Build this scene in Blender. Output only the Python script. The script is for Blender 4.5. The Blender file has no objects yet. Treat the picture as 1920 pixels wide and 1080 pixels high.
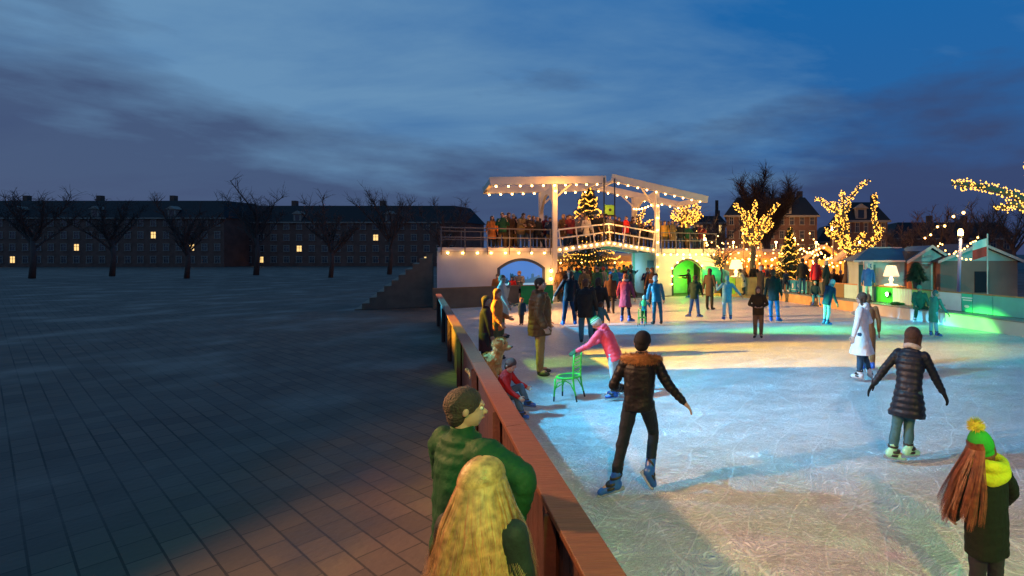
import bpy, bmesh, math, random
from mathutils import Vector, Matrix, noise
random.seed(7)
R = math.radians
V = Vector
scene = bpy.context.scene
C = scene.collection

# ------------------------------------------------------------------ camera
F = 920.0; PX0 = 1380.0; PY0 = 476.0; CAMZ = 2.5          # focal length, principal point (in 1920-wide pixels), eye height
cam_d = bpy.data.cameras.new('camera'); cam = bpy.data.objects.new('camera', cam_d); C.objects.link(cam)
cam.location = (0, 0, CAMZ); cam.rotation_euler = (R(90), 0, 0)
cam_d.sensor_width = 36; cam_d.lens = F / 1920 * 36
cam_d.shift_x = -(PX0 - 960) / 1920; cam_d.shift_y = -(540 - PY0) / 1920
cam_d.clip_start = 0.05; cam_d.clip_end = 2000
scene.camera = cam

# ------------------------------------------------------------------ world: dusk sky
w = bpy.data.worlds.new('World'); scene.world = w; w.use_nodes = True
nt = w.node_tree; nt.nodes.clear()
def N(t, **k):
    n = nt.nodes.new(t)
    for a, b in k.items(): setattr(n, a, b)
    return n
def L(a, b): nt.links.new(a, b)
def sky():
    out = N('ShaderNodeOutputWorld'); bg = N('ShaderNodeBackground'); L(bg.outputs[0], out.inputs[0])
    tc = N('ShaderNodeTexCoord'); sep = N('ShaderNodeSeparateXYZ'); L(tc.outputs['Generated'], sep.inputs[0])
    ramp = N('ShaderNodeValToRGB'); L(sep.outputs['Z'], ramp.inputs[0])
    e = ramp.color_ramp.elements
    e[0].position = 0.0; e[0].color = (.042, .056, .14, 1)
    e[1].position = 0.9; e[1].color = (.006, .11, .33, 1)
    for p, c in ((.10, (.040, .078, .21)), (.22, (.020, .12, .34)), (.45, (.008, .125, .38))):
        x = e.new(p); x.color = (*c, 1)
    # brighter, paler cloud veil towards the left
    dm = N('ShaderNodeMath', operation='ADD'); L(sep.outputs['Z'], dm.inputs[0]); dm.inputs[1].default_value = .16
    dx = N('ShaderNodeMath', operation='DIVIDE'); L(sep.outputs['X'], dx.inputs[0]); L(dm.outputs[0], dx.inputs[1])
    dy = N('ShaderNodeMath', operation='DIVIDE'); L(sep.outputs['Y'], dy.inputs[0]); L(dm.outputs[0], dy.inputs[1])
    cb = N('ShaderNodeCombineXYZ'); L(dx.outputs[0], cb.inputs[0]); L(dy.outputs[0], cb.inputs[1])
    mp = N('ShaderNodeMapping'); mp.inputs['Rotation'].default_value = (0, 0, R(25)); mp.inputs['Scale'].default_value = (.55, 1.1, 1)
    L(cb.outputs[0], mp.inputs[0])
    n1 = N('ShaderNodeTexNoise'); n1.inputs['Scale'].default_value = 1.1; n1.inputs['Detail'].default_value = 9; n1.inputs['Roughness'].default_value = .58
    n1.inputs['Distortion'].default_value = .25
    L(mp.outputs[0], n1.inputs['Vector'])
    xm = N('ShaderNodeMapRange'); L(sep.outputs['X'], xm.inputs[0])
    xm.inputs[1].default_value = .35; xm.inputs[2].default_value = -.45; xm.inputs[3].default_value = -.22; xm.inputs[4].default_value = .16
    ad = N('ShaderNodeMath', operation='ADD'); L(n1.outputs['Fac'], ad.inputs[0]); L(xm.outputs[0], ad.inputs[1])
    r2 = N('ShaderNodeMapRange'); L(ad.outputs[0], r2.inputs[0]); r2.inputs[1].default_value = .34; r2.inputs[2].default_value = .70
    m1 = N('ShaderNodeMixRGB'); L(r2.outputs[0], m1.inputs[0]); L(ramp.outputs[0], m1.inputs[1]); m1.inputs[2].default_value = (.125, .27, .46, 1)
    # dark purple clouds low down
    mp2 = N('ShaderNodeMapping'); mp2.inputs['Scale'].default_value = (1.0, 1.0, 3.4); mp2.inputs['Location'].default_value = (3.3, 1.0, .42)
    L(tc.outputs['Generated'], mp2.inputs[0])
    n2 = N('ShaderNodeTexNoise'); n2.inputs['Scale'].default_value = 2.6; n2.inputs['Detail'].default_value = 8; n2.inputs['Roughness'].default_value = .55
    L(mp2.outputs[0], n2.inputs['Vector'])
    zm = N('ShaderNodeMapRange'); L(sep.outputs['Z'], zm.inputs[0]); zm.inputs[1].default_value = .08; zm.inputs[2].default_value = .42
    zm.inputs[3].default_value = .30; zm.inputs[4].default_value = -.16
    a2 = N('ShaderNodeMath', operation='ADD'); L(n2.outputs['Fac'], a2.inputs[0]); L(zm.outputs[0], a2.inputs[1])
    r3 = N('ShaderNodeMapRange'); L(a2.outputs[0], r3.inputs[0]); r3.inputs[1].default_value = .50; r3.inputs[2].default_value = .76; r3.inputs[4].default_value = .85
    m2 = N('ShaderNodeMixRGB'); L(r3.outputs[0], m2.inputs[0]); L(m1.outputs[0], m2.inputs[1]); m2.inputs[2].default_value = (.036, .058, .145, 1)
    # the physical sky after sunset, mixed in lightly
    st = N('ShaderNodeTexSky', sky_type='NISHITA'); st.sun_disc = False; st.sun_elevation = R(-3); st.sun_rotation = R(250)
    sc_ = N('ShaderNodeMixRGB', blend_type='ADD'); sc_.inputs[0].default_value = .08; L(m2.outputs[0], sc_.inputs[1]); L(st.outputs[0], sc_.inputs[2])
    L(sc_.outputs[0], bg.inputs[0]); bg.inputs[1].default_value = 1.0
sky()
scene.view_settings.view_transform = 'Standard'; scene.view_settings.look = 'None'
scene.view_settings.exposure = 0; scene.view_settings.gamma = 1
scene.cycles.use_denoising = True
scene.cycles.max_bounces = 6; scene.cycles.transparent_max_bounces = 8
scene.cycles.sample_clamp_indirect = 3.0; scene.cycles.sample_clamp_direct = 0

# ------------------------------------------------------------------ coloured rink floodlights and a fill (lamps only, no masts)
FLOODS = []
def spot(loc, aim, col, watts, size, blend=.5, radius=.12, name='rink_flood_or_fill'):
    d = bpy.data.lights.new(name, 'SPOT'); d.energy = watts; d.color = col; d.spot_size = R(size); d.spot_blend = blend; d.shadow_soft_size = radius
    o = bpy.data.objects.new(name, d); C.objects.link(o); o.location = loc
    o.rotation_euler = (V(aim) - V(loc)).to_track_quat('-Z', 'Y').to_euler(); FLOODS.append((V(loc), V(aim)))
    return o
def glow(loc, col, watts, radius=.1):
    d = bpy.data.lights.new('lamp_glow', 'POINT'); d.energy = watts; d.color = col; d.shadow_soft_size = radius
    o = bpy.data.objects.new('lamp_glow', d); C.objects.link(o); o.location = loc; return o
CYAN = (.07, .60, 1.0); WARM = (1.0, .50, .22); GREEN = (.12, 1.0, .18); YEL = (1.0, .62, .06); TEAL = (.0, .80, .70)
spot((-8.6, 5.8, 8.0), (.3, 8.7, 0), CYAN, 15000, 40, 1.0)             # the pale blue pool in the middle
spot((-6.0, 3.0, 4.2), (1.4, 4.8, 0), (1, .46, .17), 2500, 88, .9)               # warm wash over the near ice
spot((2.0, -4.0, 6.0), (0.4, 4.2, 0), (1, .42, .13), 2600, 56, 1.0)     # warm fill added behind the camera to lift the near ice
spot((-11.0, 3.4, 4.4), (6.0, 11.0, 0), WARM, 2300, 50, .9)
spot((-25, 12.6, 5.2), (-2.5, 16.4, 0), CYAN, 90000, 9.5, .35)          # blue band across the middle distance
spot((-22, 9.2, 6.2), (-.5, 12.0, 0), (1, .52, .03), 150000, 9.5, .5)              # yellow band
spot((-9.5, 9.0, 4.0), (-4.4, 10.5, 0), (.55, 1, .02), 2200, 26, .7)    # yellow-green patch
spot((-19, 16, 6.5), (-3, 20.8, 0), (1, .42, .12), 62000, 30, .8)       # orange far ice
spot((-24, 14.2, 4.6), (5.0, 16.3, 0), (.16, 1, .12), 170000, 4.6, .4)     # green band on the right
spot((12.5, 3, 4.6), (6.6, 18.0, .5), TEAL, 5600, 44, .6)               # teal wash over the boards
spot((3.2, -1.4, 3.6), (1.6, 2.8, 0), (.45, 1, .1), 520, 62, .9)        # green-yellow light at the near edge
spot((4.4, 1.6, 3.4), (1.75, 3.3, 1.0), GREEN, 300, 40, .7)             # green on the child in the pompom hat
spot((.9, .2, 3.3), (-1.3, 2.4, 1.2), GREEN, 380, 40, .7)               # green on the woman at the barrier
spot((-7.4, 6.0, 2.0), (-4.0, 9.9, .25), GREEN, 500, 9, .8)             # green on the trousers of the standing man

# ------------------------------------------------------------------ materials
MATS = {}
def mat(name, col, rough=.7, metal=0, bump=0, bscale=40, var=.12, vscale=3, emit=None, estr=0, trans=0, sample=True, spec=.5, wave=None, sheen=0):
    if name in MATS: return MATS[name]
    m = bpy.data.materials.new(name); m.use_nodes = True; t = m.node_tree; n = t.nodes; b = n['Principled BSDF']
    b.inputs['Roughness'].default_value = rough; b.inputs['Metallic'].default_value = metal
    b.inputs['Specular IOR Level'].default_value = spec
    if sheen: b.inputs['Sheen Weight'].default_value = sheen
    tc = n.new('ShaderNodeTexCoord')
    if var:
        ns = n.new('ShaderNodeTexNoise'); ns.inputs['Scale'].default_value = vscale; ns.inputs['Detail'].default_value = 6
        t.links.new(tc.outputs['Object'], ns.inputs['Vector'])
        mr = n.new('ShaderNodeMapRange'); mr.inputs[1].default_value = .3; mr.inputs[2].default_value = .7
        mr.inputs[3].default_value = 1 - var; mr.inputs[4].default_value = 1 + var; t.links.new(ns.outputs['Fac'], mr.inputs[0])
        mx = n.new('ShaderNodeVectorMath'); mx.operation = 'SCALE'; mx.inputs[0].default_value = col; t.links.new(mr.outputs[0], mx.inputs['Scale'])
        t.links.new(mx.outputs[0], b.inputs['Base Color'])
    else: b.inputs['Base Color'].default_value = (*col, 1)
    if bump or wave:
        bp = n.new('ShaderNodeBump'); bp.inputs['Strength'].default_value = bump or .5; bp.inputs['Distance'].default_value = .02
        if wave:      # (axis, scale): planks / corrugation
            wv = n.new('ShaderNodeTexWave'); wv.bands_direction = wave[0]; wv.inputs['Scale'].default_value = wave[1]; wv.wave_profile = 'SAW' if len(wave) > 2 else 'SIN'
            t.links.new(tc.outputs['Object'], wv.inputs['Vector']); t.links.new(wv.outputs['Fac'], bp.inputs['Height'])
        else:
            nb = n.new('ShaderNodeTexNoise'); nb.inputs['Scale'].default_value = bscale; nb.inputs['Detail'].default_value = 5
            t.links.new(tc.outputs['Object'], nb.inputs['Vector']); t.links.new(nb.outputs['Fac'], bp.inputs['Height'])
        t.links.new(bp.outputs[0], b.inputs['Normal'])
    if emit:
        b.inputs['Emission Color'].default_value = (*emit, 1); b.inputs['Emission Strength'].default_value = estr
        if not sample: m.cycles.emission_sampling = 'NONE'
    if trans: b.inputs['Transmission Weight'].default_value = trans
    MATS[name] = m; return m
def cloth(col, rough=.85, bump=.35, bs=30):
    return mat('cloth_%.3f_%.3f_%.3f_%.2f' % (*col, rough), col, rough, 0, bump, bs, .16, 6, spec=.25)

# ------------------------------------------------------------------ mesh helpers
class MB:
    def __init__(s): s.v = []; s.f = []; s.mi = []; s.m = 0
    def add(s, vs, fs, m=None):
        o = len(s.v); s.v += [tuple(p) for p in vs]; s.f += [tuple(i + o for i in f) for f in fs]
        s.mi += [s.m if m is None else m] * len(fs); return s
    def box(s, c, d, M=None, m=None):
        c = V(c); vs = []
        for x, y, z in ((-1,-1,-1),(1,-1,-1),(1,1,-1),(-1,1,-1),(-1,-1,1),(1,-1,1),(1,1,1),(-1,1,1)):
            p = V((x*d[0]/2, y*d[1]/2, z*d[2]/2)); vs.append(c + (M @ p if M else p))
        return s.add(vs, [(0,3,2,1),(4,5,6,7),(0,1,5,4),(1,2,6,5),(2,3,7,6),(3,0,4,7)], m)
    def bar(s, a, b, wd, ht=None, up=(0,0,1), m=None):
        a = V(a); b = V(b); ht = ht or wd; d = (b - a); ln = d.length
        if ln < 1e-6: return s
        d.normalize(); u = V(up)
        if abs(d.dot(u)) > .99: u = V((0,1,0))
        x = d.cross(u).normalized(); z = x.cross(d).normalized()
        M = Matrix((x, d, z)).transposed()
        return s.box((a + b) / 2, (wd, ln, ht), M, m)
    def rings(s, rs, cap=True, m=None, closed=True):
        n = len(rs[0]); vs = [p for r in rs for p in r]; fs = []
        for i in range(len(rs) - 1):
            for j in range(n if closed else n - 1):
                a = i*n + j; b = i*n + (j+1) % n; fs.append((a, b, b + n, a + n))
        if cap and closed:
            fs.append(tuple(reversed(range(n)))); fs.append(tuple((len(rs)-1)*n + j for j in range(n)))
        return s.add(vs, fs, m)
    def tube(s, pts, r, n=8, m=None):
        pts = [V(p) for p in pts]; rs = []
        px = None
        for i, p in enumerate(pts):
            d = (pts[min(i+1, len(pts)-1)] - pts[max(i-1, 0)]).normalized()
            x = (px - d * px.dot(d)) if px else d.orthogonal()
            x.normalize(); px = x; y = d.cross(x); rr = r[i] if isinstance(r, (list, tuple)) else r
            rs.append([p + x*math.cos(t)*rr + y*math.sin(t)*rr for t in [2*math.pi*k/n for k in range(n)]])
        return s.rings(rs, True, m)
    def loft(s, rr, n=18, m=None, p=2.0):   # rr: (centre, xdir, ydir, rx, ry)
        rs = []
        for c, x, y, rx, ry in rr:
            rs.append([V(c) + V(x)*rx*math.copysign(abs(math.cos(t))**(2/p), math.cos(t)) + V(y)*ry*math.copysign(abs(math.sin(t))**(2/p), math.sin(t)) for t in [2*math.pi*k/n for k in range(n)]])
        return s.rings(rs, True, m)
    def caps(s, a, b, ra, rb, n=12, m=None, k=3):
        a = V(a); b = V(b); d = b - a; ln = d.length
        if ln < 1e-5: return s.ell(a, (ra,)*3, m=m)
        d.normalize(); x = d.orthogonal().normalized(); y = d.cross(x); rs = []
        def ring(c, r): return [c + x*math.cos(t)*r + y*math.sin(t)*r for t in [2*math.pi*q/n for q in range(n)]]
        for i in range(k, 0, -1):
            t = i/(k+.35)*math.pi/2; rs.append(ring(a - d*ra*math.sin(t), ra*math.cos(t)))
        rs.append(ring(a, ra)); rs.append(ring(b, rb))
        for i in range(1, k+1):
            t = i/(k+.35)*math.pi/2; rs.append(ring(b + d*rb*math.sin(t), rb*math.cos(t)))
        return s.rings(rs, True, m)
    def ell(s, c, r, M=None, nu=14, nv=9, m=None):
        c = V(c); rs = []
        for i in range(1, nv):
            ph = math.pi*i/nv - math.pi/2
            ring = []
            for j in range(nu):
                t = 2*math.pi*j/nu; p = V((math.cos(ph)*math.cos(t)*r[0], math.cos(ph)*math.sin(t)*r[1], math.sin(ph)*r[2]))
                ring.append(c + (M @ p if M else p))
            rs.append(ring)
        return s.rings(rs, True, m)
    def prism(s, poly, y0, y1, m=None, fn=None):   # poly in x,z ; extruded along y
        n = len(poly); vs = [(x, y0, z) for x, z in poly] + [(x, y1, z) for x, z in poly]
        if fn: vs = [fn(*p) for p in vs]
        fs = [tuple(range(n)), tuple(reversed(range(n, 2*n)))] + [(i, i+n, (i+1) % n + n, (i+1) % n) for i in range(n)]
        return s.add(vs, fs, m)
    def mesh(s, name, mats, smooth=False):
        me = bpy.data.meshes.new(name); me.from_pydata(s.v, [], s.f)
        for q in (mats if isinstance(mats, (list, tuple)) else [mats]):
            me.materials.append(q)
        for p, i in zip(me.polygons, s.mi): p.material_index = i; p.use_smooth = smooth
        bm = bmesh.new(); bm.from_mesh(me); bmesh.ops.recalc_face_normals(bm, faces=bm.faces); bm.to_mesh(me); bm.free()
        return me
    def build(s, name, mats, parent=None, smooth=False, bevel=0, label=None):
        o = bpy.data.objects.new(name, s.mesh(name, mats, smooth)); C.objects.link(o)
        if parent: o.parent = parent
        if bevel:
            b = o.modifiers.new('b', 'BEVEL'); b.width = bevel; b.segments = 2; b.limit_method = 'ANGLE'
        if label: o['label'] = label
        return o
def tag(o, label=None, cat=None, group=None, kind=None):
    for k, v in (('label', label), ('category', cat), ('group', group), ('kind', kind)):
        if v: o[k] = v
    return o
def empty(name, loc, rz=0, label=None, cat=None, group=None):
    o = bpy.data.objects.new(name, None); C.objects.link(o); o.location = loc; o.rotation_euler = (0, 0, rz); o.empty_display_size = .2
    return tag(o, label, cat, group)
def at(px, py, Y): return V(((px - PX0)/F*Y, Y, CAMZ - (py - PY0)/F*Y))
def gp(px, py): Y = CAMZ*F/(py - PY0); return V(((px - PX0)/F*Y, Y, 0))
def lerp(a, b, t): return a + (b - a)*t

# ------------------------------------------------------------------ the ground and the ice
def ice_material():
    m = bpy.data.materials.new('scratched_ice'); m.use_nodes = True; t = m.node_tree; n = t.nodes; b = n['Principled BSDF']; lk = t.links.new
    tc = n.new('ShaderNodeTexCoord')
    def scratches(rot, sx, sy, scale, lo, hi, dist=1.0):
        mp = n.new('ShaderNodeMapping'); mp.inputs['Rotation'].default_value = (0, 0, R(rot)); mp.inputs['Scale'].default_value = (sx, sy, 1)
        wr = n.new('ShaderNodeTexNoise'); wr.inputs['Scale'].default_value = .9; lk(tc.outputs['Object'], wr.inputs['Vector'])
        vm = n.new('ShaderNodeVectorMath'); vm.operation = 'SCALE'; vm.inputs['Scale'].default_value = dist; lk(wr.outputs['Color'], vm.inputs[0])
        va = n.new('ShaderNodeVectorMath'); lk(tc.outputs['Object'], va.inputs[0]); lk(vm.outputs[0], va.inputs[1]); lk(va.outputs[0], mp.inputs[0])
        ns = n.new('ShaderNodeTexNoise'); ns.inputs['Scale'].default_value = scale; ns.inputs['Detail'].default_value = 3; ns.inputs['Roughness'].default_value = .6; lk(mp.outputs[0], ns.inputs['Vector'])
        mr = n.new('ShaderNodeMapRange'); mr.inputs[1].default_value = lo; mr.inputs[2].default_value = hi; lk(ns.outputs['Fac'], mr.inputs[0]); return mr.outputs[0]
    def mx(a, c, op='MAXIMUM'):
        q = n.new('ShaderNodeMath'); q.operation = op
        for i, z in enumerate((a, c)):
            if isinstance(z, (int, float)): q.inputs[i].default_value = z
            else: lk(z, q.inputs[i])
        return q.outputs[0]
    s1 = scratches(28, 1.0, 6, 11, .56, .64, 1.5); s2 = scratches(-38, 1.0, 7, 10, .55, .63, 1.5); s3 = scratches(75, 1.0, 5, 12, .57, .66, 2.5)
    s4 = scratches(5, 1, 1, 42, .55, .72)
    def lines(rot, sc, dist, th):
        mp = n.new('ShaderNodeMapping'); mp.inputs['Rotation'].default_value = (0, 0, R(rot)); lk(tc.outputs['Object'], mp.inputs[0])
        wv = n.new('ShaderNodeTexWave'); wv.inputs['Scale'].default_value = sc; wv.inputs['Distortion'].default_value = dist; wv.inputs['Detail'].default_value = 2; wv.inputs['Detail Scale'].default_value = .6
        lk(mp.outputs[0], wv.inputs['Vector'])
        mr = n.new('ShaderNodeMapRange'); mr.inputs[1].default_value = th; mr.inputs[2].default_value = 1; lk(wv.outputs['Fac'], mr.inputs[0]); return mr.outputs[0]
    l1 = mx(lines(15, .7, 9, .992), .35, 'MULTIPLY'); l2 = mx(lines(-52, .6, 11, .993), .35, 'MULTIPLY'); l3 = mx(lines(100, .5, 10, .994), .3, 'MULTIPLY')
    tot = mx(mx(mx(s1, s2), mx(s3, mx(s4, .7, 'MULTIPLY'))), mx(mx(l1, l2), l3))
    big = n.new('ShaderNodeTexNoise'); big.inputs['Scale'].default_value = .55; big.inputs['Detail'].default_value = 5; lk(tc.outputs['Object'], big.inputs['Vector'])
    br = n.new('ShaderNodeMapRange'); br.inputs[1].default_value = .35; br.inputs[2].default_value = .65; br.inputs[3].default_value = .45; br.inputs[4].default_value = 1; lk(big.outputs['Fac'], br.inputs[0])
    fac = mx(tot, br.outputs[0], 'MULTIPLY')
    col = n.new('ShaderNodeMixRGB'); lk(fac, col.inputs[0]); col.inputs[1].default_value = (.50, .53, .55, 1); col.inputs[2].default_value = (.92, .94, .95, 1); lk(col.outputs[0], b.inputs['Base Color'])
    rr = n.new('ShaderNodeMapRange'); lk(fac, rr.inputs[0]); rr.inputs[3].default_value = .30; rr.inputs[4].default_value = .8; lk(rr.outputs[0], b.inputs['Roughness'])
    fine = n.new('ShaderNodeTexNoise'); fine.inputs['Scale'].default_value = 14; fine.inputs['Detail'].default_value = 6; lk(tc.outputs['Object'], fine.inputs['Vector'])
    h = mx(fac, mx(fine.outputs['Fac'], .8, 'MULTIPLY'), 'ADD')
    bp = n.new('ShaderNodeBump'); bp.inputs['Strength'].default_value = 1.0; bp.inputs['Distance'].default_value = .022; lk(h, bp.inputs['Height']); lk(bp.outputs[0], b.inputs['Normal'])
    b.inputs['Specular IOR Level'].default_value = .45
    return m
M_ice = ice_material()
M_ground = mat('trodden_paving', (.085, .07, .055), .8, 0, .4, 12, .35, 1.5)
def paving(m):
    t = m.node_tree; n = t.nodes; b = n['Principled BSDF']; tc = [q for q in n if q.type == 'TEX_COORD'][0]
    br = n.new('ShaderNodeTexBrick'); br.inputs['Scale'].default_value = 1.0; br.inputs['Brick Width'].default_value = .42; br.inputs['Row Height'].default_value = .21; br.inputs['Mortar Size'].default_value = .008
    br.inputs['Color1'].default_value = (.10, .078, .06, 1); br.inputs['Color2'].default_value = (.06, .05, .042, 1); br.inputs['Mortar'].default_value = (.02, .018, .016, 1)
    mp = n.new('ShaderNodeMapping'); mp.inputs['Rotation'].default_value = (0, 0, R(33)); t.links.new(tc.outputs['Object'], mp.inputs[0]); t.links.new(mp.outputs[0], br.inputs['Vector'])
    ns = [q for q in n if q.type == 'TEX_NOISE'][0]; ns.inputs['Scale'].default_value = .5; mr = n.new('ShaderNodeMapRange'); mr.inputs[1].default_value = .3; mr.inputs[2].default_value = .7; mr.inputs[3].default_value = .4; mr.inputs[4].default_value = 1.3
    t.links.new(ns.outputs['Fac'], mr.inputs[0]); vm = n.new('ShaderNodeVectorMath'); vm.operation = 'SCALE'; t.links.new(br.outputs['Color'], vm.inputs[0]); t.links.new(mr.outputs[0], vm.inputs['Scale']); t.links.new(vm.outputs[0], b.inputs['Base Color'])
    r2 = n.new('ShaderNodeMapRange'); r2.inputs[1].default_value = .35; r2.inputs[2].default_value = .6; r2.inputs[3].default_value = .5; r2.inputs[4].default_value = .9; t.links.new(ns.outputs['Fac'], r2.inputs[0]); t.links.new(r2.outputs[0], b.inputs['Roughness'])
paving(M_ground)
g = MB(); g.add([(-900, -60, -.012), (900, -60, -.012), (900, 1500, -.012), (-900, 1500, -.012)], [(0,1,2,3)])
tag(g.build('ground', M_ground), kind='structure')
# rink outline: left barrier line, far edge in front of the bridge, right boards
BL = lambda Y: -.73 - .655*(Y - 2.63)          # inner face of the near wooden barrier
RA, RB = V((2.03, 26.7, 0)), V((13.0, 6.95, 0)) # foot of the right-hand boards
g = MB(); g.add([(BL(-2.5), -2.5, 0), (7.5, -4, 0), (14, 5.2, 0), tuple(RB), tuple(RA), (-1.5, 29.6, 0), (-4.2, 28.6, 0), (-10.2, 25.2, 0), (-13.5, 23, 0), (BL(19), 19, 0)], [tuple(range(10))])
tag(g.build('ice_rink', M_ice), kind='structure')
M_litfloor = mat('amber_lit_floor', (.45, .26, .08), .8, 0, .3, 30, .25, 2)  # orange lamplight on the walkway put into its colour
g = MB(); g.add([(-1.45, 29.62, -.006), (2.0, 26.75, -.006), (3.2, 33, -.006), (-1.2, 34, -.006)], [(0,1,2,3)])
tag(g.build('walkway', M_litfloor), kind='structure')

# ------------------------------------------------------------------ near wooden barrier
M_plank = mat('stained_plank', (.24, .085, .03), .55, 0, .5, 8, .35, 2.2)
def plank_material():
    m = mat('plank_grain', (.135, .045, .018), .5, 0, .35, 8, .25, 3); t = m.node_tree; n = t.nodes
    nb = [x for x in n if x.type == 'TEX_NOISE']
    for x in nb:
        mp = n.new('ShaderNodeMapping'); mp.inputs['Rotation'].default_value = (0, 0, R(-56.8)); mp.inputs['Scale'].default_value = (1, 14, 6)
        t.links.new([q for q in n if q.type == 'TEX_COORD'][0].outputs['Object'], mp.inputs[0]); t.links.new(mp.outputs[0], x.inputs['Vector'])
    return m
M_top = plank_material()
bar = empty('wooden_barrier', (BL(2.63), 2.63, 0), 0, 'long rust-brown wooden barrier with a broad plank top crossing the lower left corner', 'barrier')
def bp_(Y, off, z): # point beside the barrier line (local to its empty); off>0 = spectator side
    d = V((-.548, .8365, 0)); nrm = V((-.8365, -.548, 0))
    p = V((BL(Y), Y, z)) + nrm*off; return p - V(bar.location)
for i, (ya, yb) in enumerate(((-1.0, 2.15), (2.153, 4.35), (4.353, 6.85), (6.853, 9.4), (9.403, 12), (12.003, 15), (15.003, 18.5))):
    b = MB(); b.bar(bp_(ya, .085, .98), bp_(yb, .085, .98), .17, .04); o = b.build('top_plank', M_top, bar, bevel=.006)
M_dark = mat('dark_red_boards', (.055, .016, .009), .7, 0, .5, 20, .3, 4)
b = MB()
Y = -1.0
while Y < 18.4:
    b.bar(bp_(Y, .10, .47), bp_(Y + .132, .10, .47), .025, .92); Y += .14
b.build('board_panel', M_dark, bar)
b = MB()
Y = -1.0
while Y < 18.4:
    b.bar(bp_(Y, .06, .47), bp_(Y + .132, .06, .47), .02, .90); Y += .14
b.build('inner_panel', mat('white_rink_board', (.62, .60, .56), .5, 0, .1), bar)
for Y in (-.6, 1.2, 3.0, 4.9, 6.7, 9, 11.5, 14, 17):
    MB().box(bp_(Y, .145, .48), (.07, .07, .955)).build('post', M_dark, bar)

# ------------------------------------------------------------------ light strings
M_bulb = mat('bulb_glow', (1, .8, .5), .4, var=0, emit=(1, .50, .13), estr=26, sample=True)
M_bulbw = mat('bulb_glow_small', (1, .7, .3), .4, var=0, emit=(1, .48, .12), estr=12, sample=False)
M_cable = mat('black_cable', (.01, .01, .01), .6)
def bulb_mesh(r, m):
    b = MB(); b.ell((0, 0, -.01 - r), (r, r, r), nu=10, nv=7, m=0); b.caps((0, 0, 0.02), (0, 0, -.012), r*.42, r*.45, 8, m=1)
    return b.mesh('bulb', [m, M_cable], True)
BULB = bulb_mesh(.048, M_bulb); BULB_S = bulb_mesh(.042, M_bulbw)
def light_string(pts, spacing, sag, label, group='strings of warm bulbs', mesh=None, cat='light string', sc=1.0):
    pts = [V(p) for p in pts]; e = empty('light_string', pts[0], 0, label, cat, group)
    path = []
    for a, b in zip(pts, pts[1:]):
        k = max(2, int((b - a).length / .35))
        for i in range(k): t = i/k; path.append(lerp(a, b, t) + V((0, 0, -4*sag*t*(1 - t))))
    path.append(pts[-1])
    MB().tube([p - pts[0] for p in path], .008, 4).build('cable', M_cable, e)
    acc = spacing*.5; cnt = 0
    for a, b in zip(path, path[1:]):
        ln = (b - a).length
        while acc <= ln and cnt < 100:
            o = bpy.data.objects.new('bulb', mesh or BULB); C.objects.link(o); o.parent = e; o.location = lerp(a, b, acc/ln) - pts[0]
            o.rotation_euler = (random.uniform(-.15, .15), random.uniform(-.15, .15), 0); o.scale = (sc,)*3; acc += spacing; cnt += 1
        acc -= ln
    return e

# ------------------------------------------------------------------ the white drawbridge
M_wht = mat('white_painted_wood', (.74, .64, .54), .55, 0, .15, 25, .07, 2)
M_wall = mat('white_panel_wall', (.68, .64, .62), .6, 0, .3, 0, .08, 1.2, wave=('X', .55, 1))
M_deck = mat('bridge_deck_boards', (.16, .11, .07), .7, 0, .3, 12, .2)
M_steel = mat('dark_steel', (.03, .03, .035), .45, .6)
BA = V((.854, .52, 0)); BB = V((-.52, .854, 0)); B0 = V((-4.67, 29.0, 0))   # axis, depth, right-hand front post
BANG = math.atan2(.52, .854)
bridge = empty('drawbridge', B0, BANG, 'white wooden drawbridge with balance beams and arched portals spanning the far end of the rink', 'bridge')
# local x along the bridge (0 = right front post, -SP = left front post), y = depth 0..W
SP = 5.78; W = 4.0; DK = 2.78
def bw(x, y, z): return B0 + BA*x + BB*y + V((0, 0, z))
def deck_z(x):  # hump between the two abutments
    return DK + (.42*(1 - abs(x + SP/2)/(SP/2)) if -SP < x < 0 else 0)
def arch_poly(x0, x1, z0, zs, rise, n=14):
    p = [(x0, z0)]
    for i in range(n + 1):
        t = i/n; x = lerp(x0, x1, t); p.append((x, zs + rise*(1 - (2*t - 1)**2)))
    return p + [(x1, z0)]
def wall_with_hole(b, x0, x1, z1, hole, y0, y1):
    # front wall from x0..x1, 0..z1 with an arched hole polygon (list of (x,z), first/last on the bottom line)
    hx0, hx1 = hole[0][0], hole[-1][0]; zb = hole[0][1]
    b.prism([(x0, 0), (hx0, 0), (hx0, z1), (x0, z1)], y0, y1); b.prism([(hx1, 0), (x1, 0), (x1, z1), (hx1, z1)], y0, y1)
    if zb > 0: b.prism([(hx0, 0), (hx1, 0), (hx1, zb), (hx0, zb)], y0, y1)
    for (xa, za), (xb, zb2) in zip(hole[1:-1], hole[2:-1]): b.prism([(xa, za), (xb, zb2), (xb, z1), (xa, z1)], y0, y1)
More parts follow.
